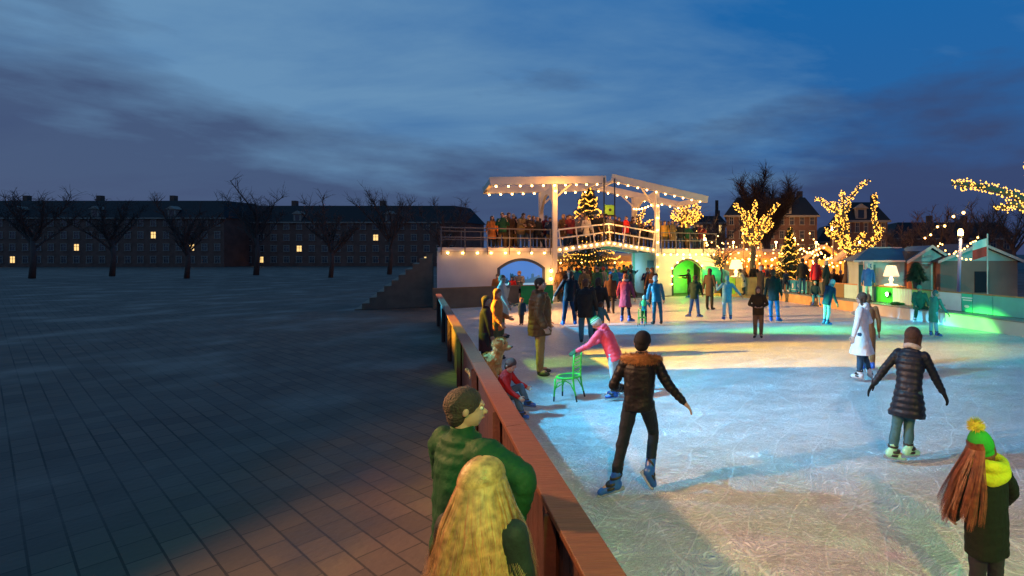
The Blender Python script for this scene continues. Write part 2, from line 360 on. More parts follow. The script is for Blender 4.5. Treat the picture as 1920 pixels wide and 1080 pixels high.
# right abutment
RX = 3.75
def build_bridge():
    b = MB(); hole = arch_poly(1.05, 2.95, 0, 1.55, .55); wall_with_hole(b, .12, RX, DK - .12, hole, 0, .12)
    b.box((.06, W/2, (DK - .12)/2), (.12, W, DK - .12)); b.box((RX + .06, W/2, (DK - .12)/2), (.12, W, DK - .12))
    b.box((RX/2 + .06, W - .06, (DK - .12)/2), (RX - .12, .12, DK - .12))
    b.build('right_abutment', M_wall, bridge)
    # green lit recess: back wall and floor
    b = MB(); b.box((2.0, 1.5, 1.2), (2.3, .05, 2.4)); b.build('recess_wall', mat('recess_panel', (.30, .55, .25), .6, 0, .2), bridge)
    b = MB()
    ring = arch_poly(1.05, 2.95, .0, 1.55, .55); ro = arch_poly(.95, 3.05, 0, 1.6, .62)
    for i in range(len(ring) - 1):
        b.prism([ring[i], ring[i+1], ro[i+1], ro[i]], -.04, .0)
    b.build('arch_trim', mat('dark_frame', (.05, .05, .06), .5), bridge)
    # left abutment
    LX = -SP - 5.2
    b = MB(); hole = arch_poly(-SP - 2.62, -SP - .62, .62, 1.72, .42); wall_with_hole(b, LX, -SP - .12, DK - .12, hole, 0, .12)
    b.box((-SP - .06, W/2, (DK - .12)/2), (.12, W, DK - .12)); b.box((LX - .06, W/2, (DK - .12)/2), (.12, W, DK - .12))
    b.box(((LX - SP)/2, W - .06, (DK - .12)/2), (abs(LX + SP) - .24, .12, DK - .12))
    b.build('left_abutment', M_wall, bridge)
    b = MB(); ring = hole; ro = arch_poly(-SP - 2.75, -SP - .49, .50, 1.78, .50)
    n = len(ring)
    for i in range(n - 1): b.prism([ring[i], ring[i+1], ro[i+1], ro[i]], -.05, .0)
    b.prism([ring[0], ro[0], ro[-1], ring[-1]], -.05, 0)
    b.build('picture_frame', mat('slate_frame', (.035, .045, .07), .5), bridge)
    # printed picture, glowing by emission over dark base colours: blue sky, pale water, dark blue skyline silhouettes (a plain skyline)
    pic = MB(); pic.prism(hole, .06, .09, m=0)
    x0 = -SP - 2.6; rnd = random.Random(3)
    pic.prism([(x0, .63), (x0 + 1.96, .63), (x0 + 1.96, 1.0), (x0, 1.0)], .045, .058, m=1)
    x = x0
    while x < x0 + 1.9:
        wd = rnd.uniform(.05, .14); h = 1.14 + rnd.uniform(0, .16) + (.30 if .35 < x - x0 < .62 else 0) * rnd.uniform(.3, 1) + (.16 if 1.45 < x - x0 < 1.75 else 0)*rnd.random()
        pic.prism([(x, 1.0), (min(x + wd, x0 + 1.96), 1.0), (min(x + wd, x0 + 1.96), h), (x + wd*.5, h + rnd.uniform(0, .09)), (x, h)], .040, .058, m=2 if x - x0 < 1.0 else 3); x += wd
    mp_ = [mat('print_sky', (.01, .03, .10), .6, emit=(.07, .26, .75), estr=.75), mat('print_water', (.08, .1, .12), .6, emit=(.35, .60, .85), estr=.7),
           mat('print_dark_blue', (.004, .015, .03), .6, emit=(.0, .09, .17), estr=.6), mat('print_mid_blue', (.01, .03, .05), .6, emit=(.04, .18, .36), estr=.6)]
    pic.build('picture', mp_, bridge, label='glowing blue picture of a waterfront skyline')
    # side door in the inner face of the right abutment
    b = MB(); b.box((-.02, 1.0, 1.05), (.04, .95, 2.1)); d = b.build('side_door', mat('blue_door', (.05, .22, .34), .5), bridge)
    MB().box((-.05, .6, 1.05), (.05, .03, .14)).build('handle', M_steel, d)
    b = MB(); b.bar((-.02, 3.9, 0), (-.02, 3.9, DK - .12), .14, .14); b.build('corner_post', mat('green_painted_post', (.18, .6, .35), .4), bridge)
    # decks
    b = MB()
    b.box((RX/2 + .1, W/2, DK - .06), (RX + .35, W + .2, .12)); b.box(((LX - SP)/2 - .05, W/2, DK - .06), (abs(LX + SP) + .25, W + .2, .12))
    b.build('deck', M_deck, bridge)
    b = MB()
    for xa, xb in ((-SP + .1, -SP/2 - .003), (-SP/2 + .003, -.1)):
        za, zb = deck_z(xa), deck_z(xb)
        b.prism([(xa, za - .22), (xb, zb - .22), (xb, zb), (xa, za)], 0, W)
    b.build('deck_leaf', M_deck, bridge)
    for y0, y1 in ((-.06, -.003), (W + .003, W + .06)):
        b = MB()
        for xa, xb in ((-SP + .1, -SP/2 - .003), (-SP/2 + .003, -.1)):
            b.prism([(xa, deck_z(xa) - .26), (xb, deck_z(xb) - .26), (xb, deck_z(xb) + .03), (xa, deck_z(xa) + .03)], y0, y1)
        b.prism([(0.12, DK - .2), (RX + .25, DK - .2), (RX + .25, DK + .03), (.12, DK + .03)], y0 - .08, y1 - .08) if y0 < 0 else None
        b.prism([(LX - .1, DK - .2), (-SP - .12, DK - .2), (-SP - .12, DK + .03), (LX - .1, DK + .03)], y0 - .08, y1 - .08) if y0 < 0 else None
        b.build('fascia', M_wht, bridge)
    TZ = 6.25
    # portal posts and arched heads
    for x in (0, -SP):
        for y in (0, W):
            b = MB(); b.box((x, y, TZ/2 + .0), (.24, .24, TZ)); b.build('post', M_wht, bridge, bevel=.01)
        b = MB(); n = 16
        for i in range(n):
            t0, t1 = i/n, (i+1)/n; ya, yb = lerp(.121, W - .121, t0), lerp(.121, W - .121, t1)
            f = lambda t: TZ - .42 - .95*abs(2*t - 1)**2.2
            tp = lambda t: TZ - .02 + .0*t - .25*math.sin(math.pi*t)*.6
            b.add([(x - .07, ya, f(t0)), (x + .07, ya, f(t0)), (x + .07, yb, f(t1)), (x - .07, yb, f(t1)), (x - .07, ya, tp(t0)), (x + .07, ya, tp(t0)), (x + .07, yb, tp(t1)), (x - .07, yb, tp(t1))],
                  [(0,1,2,3), (4,7,6,5), (0,4,5,1), (3,2,6,7), (1,5,6,2), (0,3,7,4)])
        b.build('portal_head', M_wht, bridge)
    # balance beams: slightly rising towards the middle
    sl = .17
    for y in (-.02, W + .02):
        for xa, xb, s in ((-SP - 3.1, -SP/2 - .17, 1), (-SP/2 + .17, 3.35, -1)):
            px = -SP if s > 0 else 0; kk = .55 if s > 0 else .85
            za = TZ + .14 + (xa - px)*sl*s*kk; zb = TZ + .14 + (xb - px)*sl*s*kk
            b = MB(); b.bar((xa, y, za), (xb, y, zb), .22, .42); b.build('balance_beam', M_wht, bridge, bevel=.012)
    for xa in (-SP - 3.0, 3.25):
        b = MB(); zz = TZ + .14 - 3.05*sl*(.55 if xa < 0 else .85); b.bar((xa, .10, zz), (xa, W - .10, zz), .18, .3); b.build('cross_beam', M_wht, bridge)
    for xa, s in ((-SP/2 - .3, 1), (-SP/2 + .3, -1)):
        zz = TZ + .14 + (SP/2 - .3)*sl*.55
        MB().bar((xa, .10, zz - .02), (xa, W - .10, zz - .02), .10, .16).build('cross_beam', M_wht, bridge)
        for y in (-.14, W + .14):
            MB().bar((xa, y, deck_z(xa) + .1), (xa, y, zz + .1), .055, .055).build('hanger_rod', M_steel, bridge)
    for x, s in ((0, -1), (-SP, 1)):
        for y in (0.12, W - .12):
            MB().bar((x + s*.9, y, TZ - .02 + .9*sl*.5), (x + s*.12, y + (.35 if y < 1 else -.35), TZ - .75), .07, .09).build('brace', M_wht, bridge)
    # railings
    def rail(x0, x1, y, mt, n, slant=0, th=.05):
        b = MB()
        for hz in (.98, .52):
            if x0 < -SP/2 < x1: segs = [(x0, -SP/2), (-SP/2, x1)]
            else: segs = [(x0, x1)]
            for a, c in segs: b.bar((a, y, deck_z(a) + hz), (c, y, deck_z(c) + hz), th, th*1.5)
        b.build('rail', mt, bridge)
        for i in range(n):
            x = lerp(x0 + .05, x1 - .05, i/(n - 1)); sgn = -1 if x < -SP/2 else 1
            MB().bar((x + slant*sgn*-.12, y - .003, deck_z(x) - .32), (x + slant*sgn*.05, y - .003, deck_z(x) + 1.02), th, th*1.3).build('rail_post', mt, bridge)
    Mg = mat('grey_rail', (.16, .13, .12), .6)
    rail(-SP + .18, -.18, -.10, M_wht, 7, 1); rail(-SP + .18, -.18, W + .10, M_wht, 7, 1)
    rail(.18, RX + .2, -.17, Mg, 5, 0, .035); rail(LX, -SP - .2, -.17, Mg, 6, 0, .04)
    rail(.18, RX + .2, W + .12, Mg, 5, 0, .035); rail(LX, -SP - .2, W + .12, Mg, 6, 0, .04)
    # steps down at the two ends
    for x_, s_ in ((RX + .42, 1), (LX - .42, -1)):
        b = MB()
        for i in range(11):
            z = DK - .25*(i + 1); b.box((x_ + s_*i*.27, W/2, max(z, .03)/2), (.271 - i*.0001, W - .4 - i*.004, max(z, .03)))
        b.build('stairs', M_deck, bridge)
    return LX
LX = build_bridge()
TZ = 6.25; sl = .17*.55
# bulbs on the bridge
bm_ = lambda x, px, s: TZ - .08 + (x - px)*sl*s*(1 if s > 0 else .85/.55)
light_string([bw(-SP - 3.1, -.16, bm_(-SP - 3.1, -SP, 1)), bw(-SP/2 - .2, -.16, bm_(-SP/2 - .2, -SP, 1))], .56, 0, 'string of warm bulbs under the front left balance beam of the drawbridge')
light_string([bw(-SP/2 + .2, -.16, bm_(-SP/2 + .2, 0, -1)), bw(3.3, -.16, bm_(3.3, 0, -1))], .58, 0, 'string of warm bulbs under the front right balance beam of the drawbridge')
light_string([bw(-SP - 3.1, W - .16, bm_(-SP - 3.1, -SP, 1)), bw(-SP/2 - .2, W - .16, bm_(-SP/2 - .2, -SP, 1))], .6, 0, 'string of warm bulbs under the rear left balance beam of the drawbridge')
light_string([bw(-SP/2 + .2, W - .16, bm_(-SP/2 + .2, 0, -1)), bw(3.3, W - .16, bm_(3.3, 0, -1))], .62, 0, 'string of warm bulbs under the rear right balance beam of the drawbridge')
light_string([bw(-.17, .25, TZ - .75), bw(-.17, W - .3, TZ - .75)], .5, .12, 'short string of bulbs across the right-hand arched portal')
light_string([bw(-SP + .1, -.10, DK - .02), bw(-SP/2, -.10, DK + .40), bw(-.1, -.10, DK - .02)], .33, .0, 'dense string of bulbs along the edge of the humped middle deck')
light_string([bw(.15, -.22, DK - .26), bw(RX + .2, -.22, DK - .26)], .42, .0, 'string of bulbs along the top of the right abutment wall above the green doorway')
light_string([bw(LX, -.22, DK - .18), bw(-SP - .15, -.22, DK - .18)], .62, .0, 'string of bulbs along the top of the white wall above the blue picture')
light_string([bw(-.02, -.17, TZ - .5), bw(-.02, -.17, .6)], .72, 0, 'string of bulbs running down the front right post of the drawbridge')
light_string([bw(-SP + .02, -.17, TZ - .1), bw(-SP + .02, -.17, TZ - .9)], .55, 0, 'two bulbs at the head of the front left post of the drawbridge')
light_string([bw(-SP - .2, -.06, 1.9), bw(-SP - .2, -.06, .2)], .42, 0, 'column of bright bulbs on the white wall right of the blue picture', sc=1.5)
ap = arch_poly(.92, 3.08, .5, 1.68, .66)
light_string([bw(x, -.10, z) for x, z in ap], .48, 0, 'arch of bulbs round the green doorway in the right abutment')
for x, y, z, wt in ((-SP - 2.2, -1.1, DK - .1, 26), (-SP + .2, -1.0, TZ - .6, 55), (-SP - .2, -.8, 1.3, 20), (1.8, -1.1, DK - .3, 42), (-.3, -.8, 4.2, 40), (-SP/2, -.7, DK + 1.3, 30), (3.4, -.8, 2.0, 22), (-2.5, 1.8, 5.2, 30), (-SP - 2.5, 1.5, 5.0, 25), (2.0, 1.6, 4.6, 22)):
    glow(bw(x, y, z), (1, .44, .09), wt*2.6, .12)
glow(bw(.5, -1.3, 1.2), (1, .62, .05), 60, .1); glow(bw(3.4, -1.4, 1.0), (1, .62, .05), 50, .1); glow(bw(2.0, .8, 1.2), (.06, 1, .04), 70, .15); glow(bw(3.5, -.7, 1.3), (.05, 1, .15), 30, .1)  # yellow pair is fill added to gild the right abutment wall
glow(bw(-SP/2 + .3, 2.2, 2.2), (.1, .9, .5), 45, .15); glow(bw(-1.0, 3.3, 1.4), (.3, .8, 1), 50, .15)

# ------------------------------------------------------------------ trees
M_bark = mat('bark', (.09, .07, .055), .9, 0, .6, 14, .3, 3)
M_fairy = mat('fairy_light', (1, .7, .2), .4, var=0, emit=(1, .44, .05), estr=3.2, sample=False)
def oct_at(b, p, r):
    p = V(p); o = len(b.v)
    b.add([p + V(d)*r for d in ((1,0,0),(-1,0,0),(0,1,0),(0,-1,0),(0,0,1),(0,0,-1))], [(0,2,4),(2,1,4),(1,3,4),(3,0,4),(2,0,5),(1,2,5),(3,1,5),(0,3,5)])
def wobble(pts, amp, k=4):
    out = []
    for a, c in zip(pts, pts[1:]):
        a, c = V(a), V(c)
        for i in range(k): out.append(lerp(a, c, i/k) + (V((random.gauss(0, amp), random.gauss(0, amp), random.gauss(0, amp*.5))) if i else V()))
    return out + [V(pts[-1])]
def wrapped_tree(base, trunk_top, limbs, label, dens=26, rt=.2, br=.045, group='plane trees wrapped in fairy lights', twigs=0, trunk_lights=.15):
    base = V(base); e = empty('tree', base, 0, label, 'tree', group)
    top = V(trunk_top) - base
    b = MB(); b.tube(wobble([(0, 0, 0), top*.5, top], .03), [rt*1.15 - rt*.35*i/8 for i in range(9)], 10); b.build('trunk', M_bark, e, True)
    fl = MB()
    tw = MB(); segs = []
    for lb in limbs:
        pts = wobble([top] + [V(p) - base for p in lb], .08, 4); n = len(pts)
        rs = [rt*.75*(1 - .68*i/(n - 1)) for i in range(n)]
        MB().tube(pts, rs, 8).build('branch', M_bark, e, True)
        for (a, c, ra, rc) in zip(pts, pts[1:], rs, rs[1:]):
            segs.append((a, c)); ln = (c - a).length; d = (c - a).normalized(); x = d.orthogonal().normalized(); y = d.cross(x)
            for _ in range(int(ln*dens)):
                t = random.random(); an = random.random()*6.283; r = lerp(ra, rc, t) + br*1.1 + random.random()*.08
                oct_at(fl, lerp(a, c, t) + (x*math.cos(an) + y*math.sin(an))*r, br*random.uniform(.7, 1.15))
    o = fl.build('fairy_lights', M_fairy, e); o['kind'] = 'stuff'
    if twigs:
        for _ in range(twigs):
            a, c = random.choice(segs); p = lerp(a, c, random.random()); q = p + V((random.gauss(0, .5), random.gauss(0, .5), random.uniform(.1, .9)))
            tw.tube([p, lerp(p, q, .5) + V((0, 0, .08)), q], [.014, .009, .004], 3)
        tw.build('twigs', M_bark, e)['kind'] = 'stuff'
    return e
def px3(l, Y0, jit=1.0):
    return [at(x, y, Y0 + (j[0] if (j := r) else 0)) for (x, y, *r) in [(a if len(a) > 2 else (*a, 0)) for a in l]]
T = lambda Y, *l: [at(x, y, Y + (i*dy)) for i, (x, y, dy) in enumerate([(q if len(q) > 2 else (*q, 0)) for q in l])]
Y = 31
wrapped_tree(gp(1412, 550), at(1411, 456, Y), [T(Y, (1404, 440, .1), (1396, 410, .2), (1380, 380, .3)), T(Y, (1411, 430), (1413, 400, .3), (1418, 376, .3)), T(Y, (1425, 440, -.2), (1440, 410, -.3), (1459, 380, -.3)),
    T(Y, (1398, 445, -.4), (1394, 425, -.5)), T(Y, (1420, 445, .3), (1428, 418, .5), (1429, 405, .5)), T(Y, (1432, 436, .1), (1447, 418, .3)), T(Y, (1403, 430, -.2), (1400, 395, -.3))],
    'three-armed plane tree wrapped in fairy lights, standing alone before the brick building', 44, .2, .036)
Y = 25
wrapped_tree((5.6, 25.4, 0), at(1592, 470, Y), [T(Y, (1575, 440, .1), (1578, 400, .2), (1600, 365, .3), (1630, 336, .3)), T(Y, (1570, 400, .2), (1550, 385, -.3), (1528, 373, -.4)), T(Y, (1568, 385), (1557, 380, -.4)),
    T(Y, (1625, 465, .2), (1648, 440, .3), (1640, 400, .3), (1638, 362, .3)), T(Y, (1565, 445, -.2), (1545, 430, -.5)), T(Y, (1640, 455, -.2), (1655, 428, -.3)), T(Y, (1560, 435, .2), (1558, 418, .3)),
    T(Y, (1607, 452, .2), (1618, 438, .2)), T(Y, (1580, 375, .2), (1582, 358, .3))], 'tall crooked plane tree wrapped in fairy lights, left of the blue-roofed hut', 46, .15, .031)
Y = 34
wrapped_tree(at(1285, 553, Y), at(1286, 424, Y), [T(Y, (1275, 405), (1262, 392)), T(Y, (1290, 400), (1288, 380)), T(Y, (1300, 410), (1312, 385)), T(Y, (1297, 415), (1316, 402)), T(Y, (1283, 400, .5), (1276, 382, .5)), T(Y, (1295, 400, -.5), (1302, 382, -.5)),
    T(Y, (1270, 412, -.5), (1258, 402, -.5)), T(Y, (1304, 412, -.6), (1310, 398, -.6))], 'bushy light-wrapped tree seen over the right-hand end of the drawbridge', 46, .17, .036, twigs=60)
Y = 40
wrapped_tree(at(1196, 540, Y), at(1198, 418, Y), [T(Y, (1194, 405), (1190, 396)), T(Y, (1203, 405), (1208, 393)), T(Y, (1210, 422, .3), (1222, 412, .3))], 'small light-wrapped tree seen through the right portal of the drawbridge', 26, .15, .05)
Y = 15
wrapped_tree((9.4, 15, 0), at(1960, 410, Y), [T(Y, (1900, 365), (1840, 350), (1812, 346), (1784, 345)), T(Y, (1930, 360), (1925, 300)), T(Y, (1985, 370), (2010, 310)), T(Y, (1900, 380, .3), (1870, 392, .3))], 'leaning tree at the right edge whose light-wrapped branch tip juts into the sky', 60, .17, .026)
Y = 27
wrapped_tree(at(1357, 560, Y), at(1352, 505, Y), [T(Y, (1345, 492), (1335, 480)), T(Y, (1358, 490), (1365, 478)), T(Y, (1350, 485), (1346, 470))], 'low leafless bush with a few lights beside the green doorway', 14, .06, .03, group=None, twigs=90)

def bare_tree(base, h, spread, label, n=9, seed=1, dense=260, tmat=M_bark, group='bare winter trees on the skyline', tr=.02):
    rnd = random.Random(seed); base = V(base); e = empty('bare_tree', base, 0, label, 'tree', group)
    b = MB(); b.tube([(0, 0, 0), (.02*h, 0, h*.22), (0, 0, h*.42)], [h*.024, h*.019, h*.014], 9); b.build('trunk', tmat, e, True)
    cb = MB(); tips = []
    for i in range(n):
        an = 6.283*i/n + rnd.random()*.6; z0 = h*rnd.uniform(.24, .44); le = rnd.uniform(.35, .6)*h
        pts = [V((0, 0, z0))]; d = V((math.cos(an)*.6, math.sin(an)*.6, rnd.uniform(.7, 1.3))).normalized()
        for k in range(5):
            pts.append(pts[-1] + d*le/5); d = (d + V((rnd.gauss(0, .18), rnd.gauss(0, .18), .10))).normalized()
            pts[-1].x *= 1 + (spread - 1)*.18; pts[-1].y *= 1 + (spread - 1)*.18
        cb.tube(pts, [h*.011*(1 - .15*k) for k in range(6)], 5); tips += [(pts[k], pts[k+1]) for k in range(1, 5)]
    for _ in range(dense):
        a, c = rnd.choice(tips); p = lerp(a, c, rnd.random()); d = (p.normalized()*.4 + V((rnd.gauss(0, .6), rnd.gauss(0, .6), rnd.uniform(.1, 1)))).normalized(); le = h*rnd.uniform(.05, .15)
        q = p + d*le; cb.tube([p, lerp(p, q, .5) + V((0, 0, le*.05)), q], [tr*.5, tr*.32, tr*.14], 3)
        for _ in range(2):
            s_ = lerp(p, q, rnd.uniform(.3, .9)); cb.tube([s_, s_ + (d + V((rnd.gauss(0, .7), rnd.gauss(0, .7), rnd.gauss(0, .5)))).normalized()*le*.5], [tr*.3, tr*.1], 3)
    cb.build('crown', tmat, e)
    return e
M_twig = mat('winter_twigs', (.11, .065, .05), .9)
bare_tree((3.3, 52, 0), 11.6, 1.25, 'big dense bare tree rising dark behind the brick building', 20, 3, 4200, mat('dark_twigs', (.045, .03, .03), .9), None, .055)
for i, (px, Yd, h, lb) in enumerate(((1715, 34, 5.4, 'slim bare tree with spread twigs behind the ridge of the blue-roofed hut'), (1755, 42, 6.6, 'bare tree standing behind the amber lamp post'), (1800, 38, 6.2, 'dense bare tree at the far right behind the second hut'),
                          (1845, 44, 7.5, 'bare tree on the right edge behind the light-wrapped branch'), (1690, 50, 6.0, 'dim bare tree between the slate-roofed house and the hut'), (1345, 60, 7.4, 'thin bare tree left of the brick building, past the bridge end'),
                          (1310, 62, 7.9, 'thin bare tree above the right end of the balance beam'), (1900, 40, 8.0, 'bare tree beyond the right edge'))):
    bare_tree(((px - PX0)/F*Yd, Yd, 0), h, 1.3, lb, 9, 20 + i, 420, M_twig, 'bare winter trees on the skyline', .045)
for i, (px, Yd, h) in enumerate(((840, 48, 8.5), (730, 60, 11), (620, 52, 9), (480, 58, 11.5), (350, 50, 9), (210, 55, 10), (60, 50, 10))):
    bare_tree(((px - PX0)/F*Yd, Yd, 0), h, 1.3, 'leafless tree in the dark row beyond the left end of the bridge', 10, 50 + i, 420, M_twig, 'row of trees left of the bridge', .05)

# conifers with garlands
M_leaf = mat('fir_needles', (.035, .065, .03), .8, var=.35, vscale=8)
def fir(base, z0, h, r, label, seed=2, lit=True, nl=7000, loops=11, bulb=.05, glowm=None):
    rnd = random.Random(seed); e = empty('christmas_tree', base, 0, label, 'christmas tree')
    MB().tube([(0, 0, 0), (0, 0, h*.95)], [.12, .03], 8).build('trunk', M_bark, e)
    b = MB()
    def rad(t): return r*(1 - t)*(1 + .16*math.sin(t*42)) + .04
    for i in range(nl):
        t = rnd.random()**1.25; z = z0 + (h - z0)*t; an = rnd.random()*6.283; rr = rad(t)*math.sqrt(rnd.uniform(.12, 1.05))*(1 + .12*math.sin(an*5 + t*30)); p = V((math.cos(an)*rr, math.sin(an)*rr, z))
        d = V((math.cos(an), math.sin(an), rnd.uniform(-.6, .25))).normalized(); s = rnd.uniform(.09, .2); x = d.cross(V((0, 0, 1))).normalized()*s*.28
        b.add([p - x, p + x, p + d*s + x*.3 - V((0,0,s*.2)), p + d*s - x*.3 - V((0,0,s*.2))], [(0,1,2,3)])
    b.build('crown', M_leaf, e)
    if lit:
        fl = MB(); n = int(loops*60)
        for i in range(n):
            t = i/n; a = t*loops*6.283; z = z0 + .1 + (h - z0 - .15)*t + .10*math.sin(a*3.3) + .06*math.sin(a*7.1); rr = rad(t)*(1.0 + .06*math.sin(a*2.3))
            oct_at(fl, (math.cos(a)*rr, math.sin(a)*rr, z + rnd.gauss(0, .015)), bulb*rnd.uniform(.7, 1.1))
        o = fl.build('fairy_lights', glowm or M_fairy, e); o['kind'] = 'stuff'
    return e
fir(((1103 - PX0)/F*34, 34, 0), 1.7, 7.55, 2.15, 'tall christmas tree ringed with yellow light garlands rising behind the drawbridge', 4, True, 15000, 14, .052)
fir((3.25, 29.5, 0), .6, 4.1, 1.1, 'bushy fir dotted with golden lights below the bright street lamp', 8, True, 6000, 7, .04)
fir(at(1718, 540, 18.95) - V((0, 0, .02)), .35, 1.02, .34, 'small unlit potted conifer behind the right-hand boards', 9, False, 1800)
MB().loft([((0, 0, 0), (1,0,0), (0,1,0), .13, .13), ((0, 0, .3), (1,0,0), (0,1,0), .18, .18)]).build('plant_pot', M_steel, bpy.data.objects['christmas_tree.002'])

# ------------------------------------------------------------------ background buildings
M_brick = mat('old_brick', (.17, .075, .05), .85, 0, .3, 6, .25, .8)
M_roof = mat('slate_roof', (.012, .012, .015), .8, 0, .4, 5, .2)
M_stone = mat('pale_stone', (.30, .22, .17), .7)
M_glassd = mat('dark_window_glass', (.02, .025, .035), .12, spec=.8, var=0)
M_glassl = mat('lit_window_glass', (.8, .6, .3), .3, var=0, emit=(1, .62, .2), estr=1.3, sample=False)
def house(px0, px1, Y, eave, ridge, base_label, rows, cols, lit=(), rz=0, dormers=(), mans=True, depth=10, chim=(), mw=M_brick):
    x0 = (px0 - PX0)/F*Y; x1 = (px1 - PX0)/F*Y; wd = x1 - x0; e = empty('house', (x0, Y, 0), rz, base_label, 'house')
    MB().box((wd/2, depth/2, eave/2), (wd, depth, eave)).build('wall', mw, e)
    b = MB(); ins = (ridge - eave)*.55 if mans else .1
    if mans:
        b.add([(-.35, -.35, eave), (wd + .35, -.35, eave), (wd + .35, depth + .35, eave), (-.35, depth + .35, eave), (ins, ins, ridge), (wd - ins, ins, ridge), (wd - ins, depth - ins, ridge), (ins, depth - ins, ridge)],
              [(0,3,2,1), (4,5,6,7), (0,1,5,4), (1,2,6,5), (2,3,7,6), (3,0,4,7)])
    else: b.add([(-.3, -.3, eave), (wd + .3, -.3, eave), (wd + .3, depth + .3, eave), (-.3, depth + .3, eave), (0, depth/2, ridge), (wd, depth/2, ridge)], [(0,3,2,1), (0,1,5,4), (2,3,4,5), (1,2,5), (3,0,4)])
    rf = b.build('roof', M_roof, e)
    for cx in chim: MB().box((cx*wd, depth*.45, ridge + .5), (.9, .7, 1.6)).build('chimney', mw, rf)
    MB().box((wd/2, -.2, eave - .12), (wd + .8, .36, .26)).build('cornice', M_stone, e)
    for dx in dormers:
        d = MB(); d.box((dx*wd, .5, eave + .85), (1.5, 1.4, 1.5)); d.prism([(dx*wd - 1.0, eave + 1.605), (dx*wd + 1.0, eave + 1.605), (dx*wd, eave + 2.25)], -.45, 1.0); do = d.build('dormer', M_stone, e)
        MB().box((dx*wd, -.215, eave + .85), (.8, .03, 1.1)).build('pane', M_glassd, do)
    for r_ in range(rows):
        z = eave*(.5 + r_)/rows + .2
        for c in range(cols):
            x = wd*(c + .5)/cols; hh = eave/rows*.52; ww = min(1.1, wd/cols*.42)
            fr = MB()
            fr.box((x - ww/2, -.03, z), (.11, .08, hh)); fr.box((x + ww/2, -.03, z), (.11, .08, hh)); fr.box((x, -.03, z + hh/2 + .05), (ww + .3, .09, .12)); fr.box((x, -.04, z - hh/2 - .05), (ww + .3, .14, .1)); fr.box((x, -.03, z + hh*.12), (ww - .12, .05, .07)); fr.box((x, -.03, z), (.05, .045, hh))
            f = fr.build('window', M_stone, e)
            MB().box((x, -.008, z), (ww - .1, .02, hh)).build('pane', M_glassl if (r_, c) in lit else M_glassd, f)
    return e
house(1362, 1532, 74, 8.3, 11.2, 'long brick building with a gabled stone dormer behind the three-armed lit tree', 4, 9, ((0, 3), (0, 5), (0, 7)), 0, (.66,), chim=(.2, .85))
house(1583, 1664, 66, 7.0, 9.6, 'tall slate-roofed brick house seen through the arms of the crooked lit tree', 3, 5, ((0, 1),), 0, (.38,), chim=(.9,))
house(1300, 1358, 86, 8.0, 9.2, 'dim flat brick block with a yellow-lit attic window right of the bridge', 3, 4, ((2, 3),), 0, (), chim=(.75,))
house(1672, 1900, 78, 5.0, 7.6, 'low dark terrace behind the bare trees at far right', 2, 9, ((0, 2),), 0, (), chim=(.4, .7))
house(1535, 1580, 84, 4.6, 7.4, 'small dark house between the brick building and the slate-roofed house', 2, 3, (), 0, ())
house(-60, 420, 95, 9.5, 13, 'long dark terrace far beyond the left end of the bridge', 4, 20, ((0, 3), (1, 8), (2, 14), (1, 17)), 0, (.2, .5, .8), chim=(.1, .4, .7))
house(430, 860, 100, 9, 12.5, 'brick terrace with dark roofs beyond the steps of the bridge', 4, 18, ((0, 2), (1, 5), (2, 11), (0, 15)), 0, (.3, .7), chim=(.2, .6))
# chimney stack / pole
MB().box((0, 0, 5.5), (.5, .5, 11)).build('chimney_stack', M_roof)
o = bpy.data.objects['chimney_stack']; o.location = at(1344, 400, 78); o.location.z = 0; tag(o, 'slim dark chimney rising from the skyline right of the bridge', 'chimney')

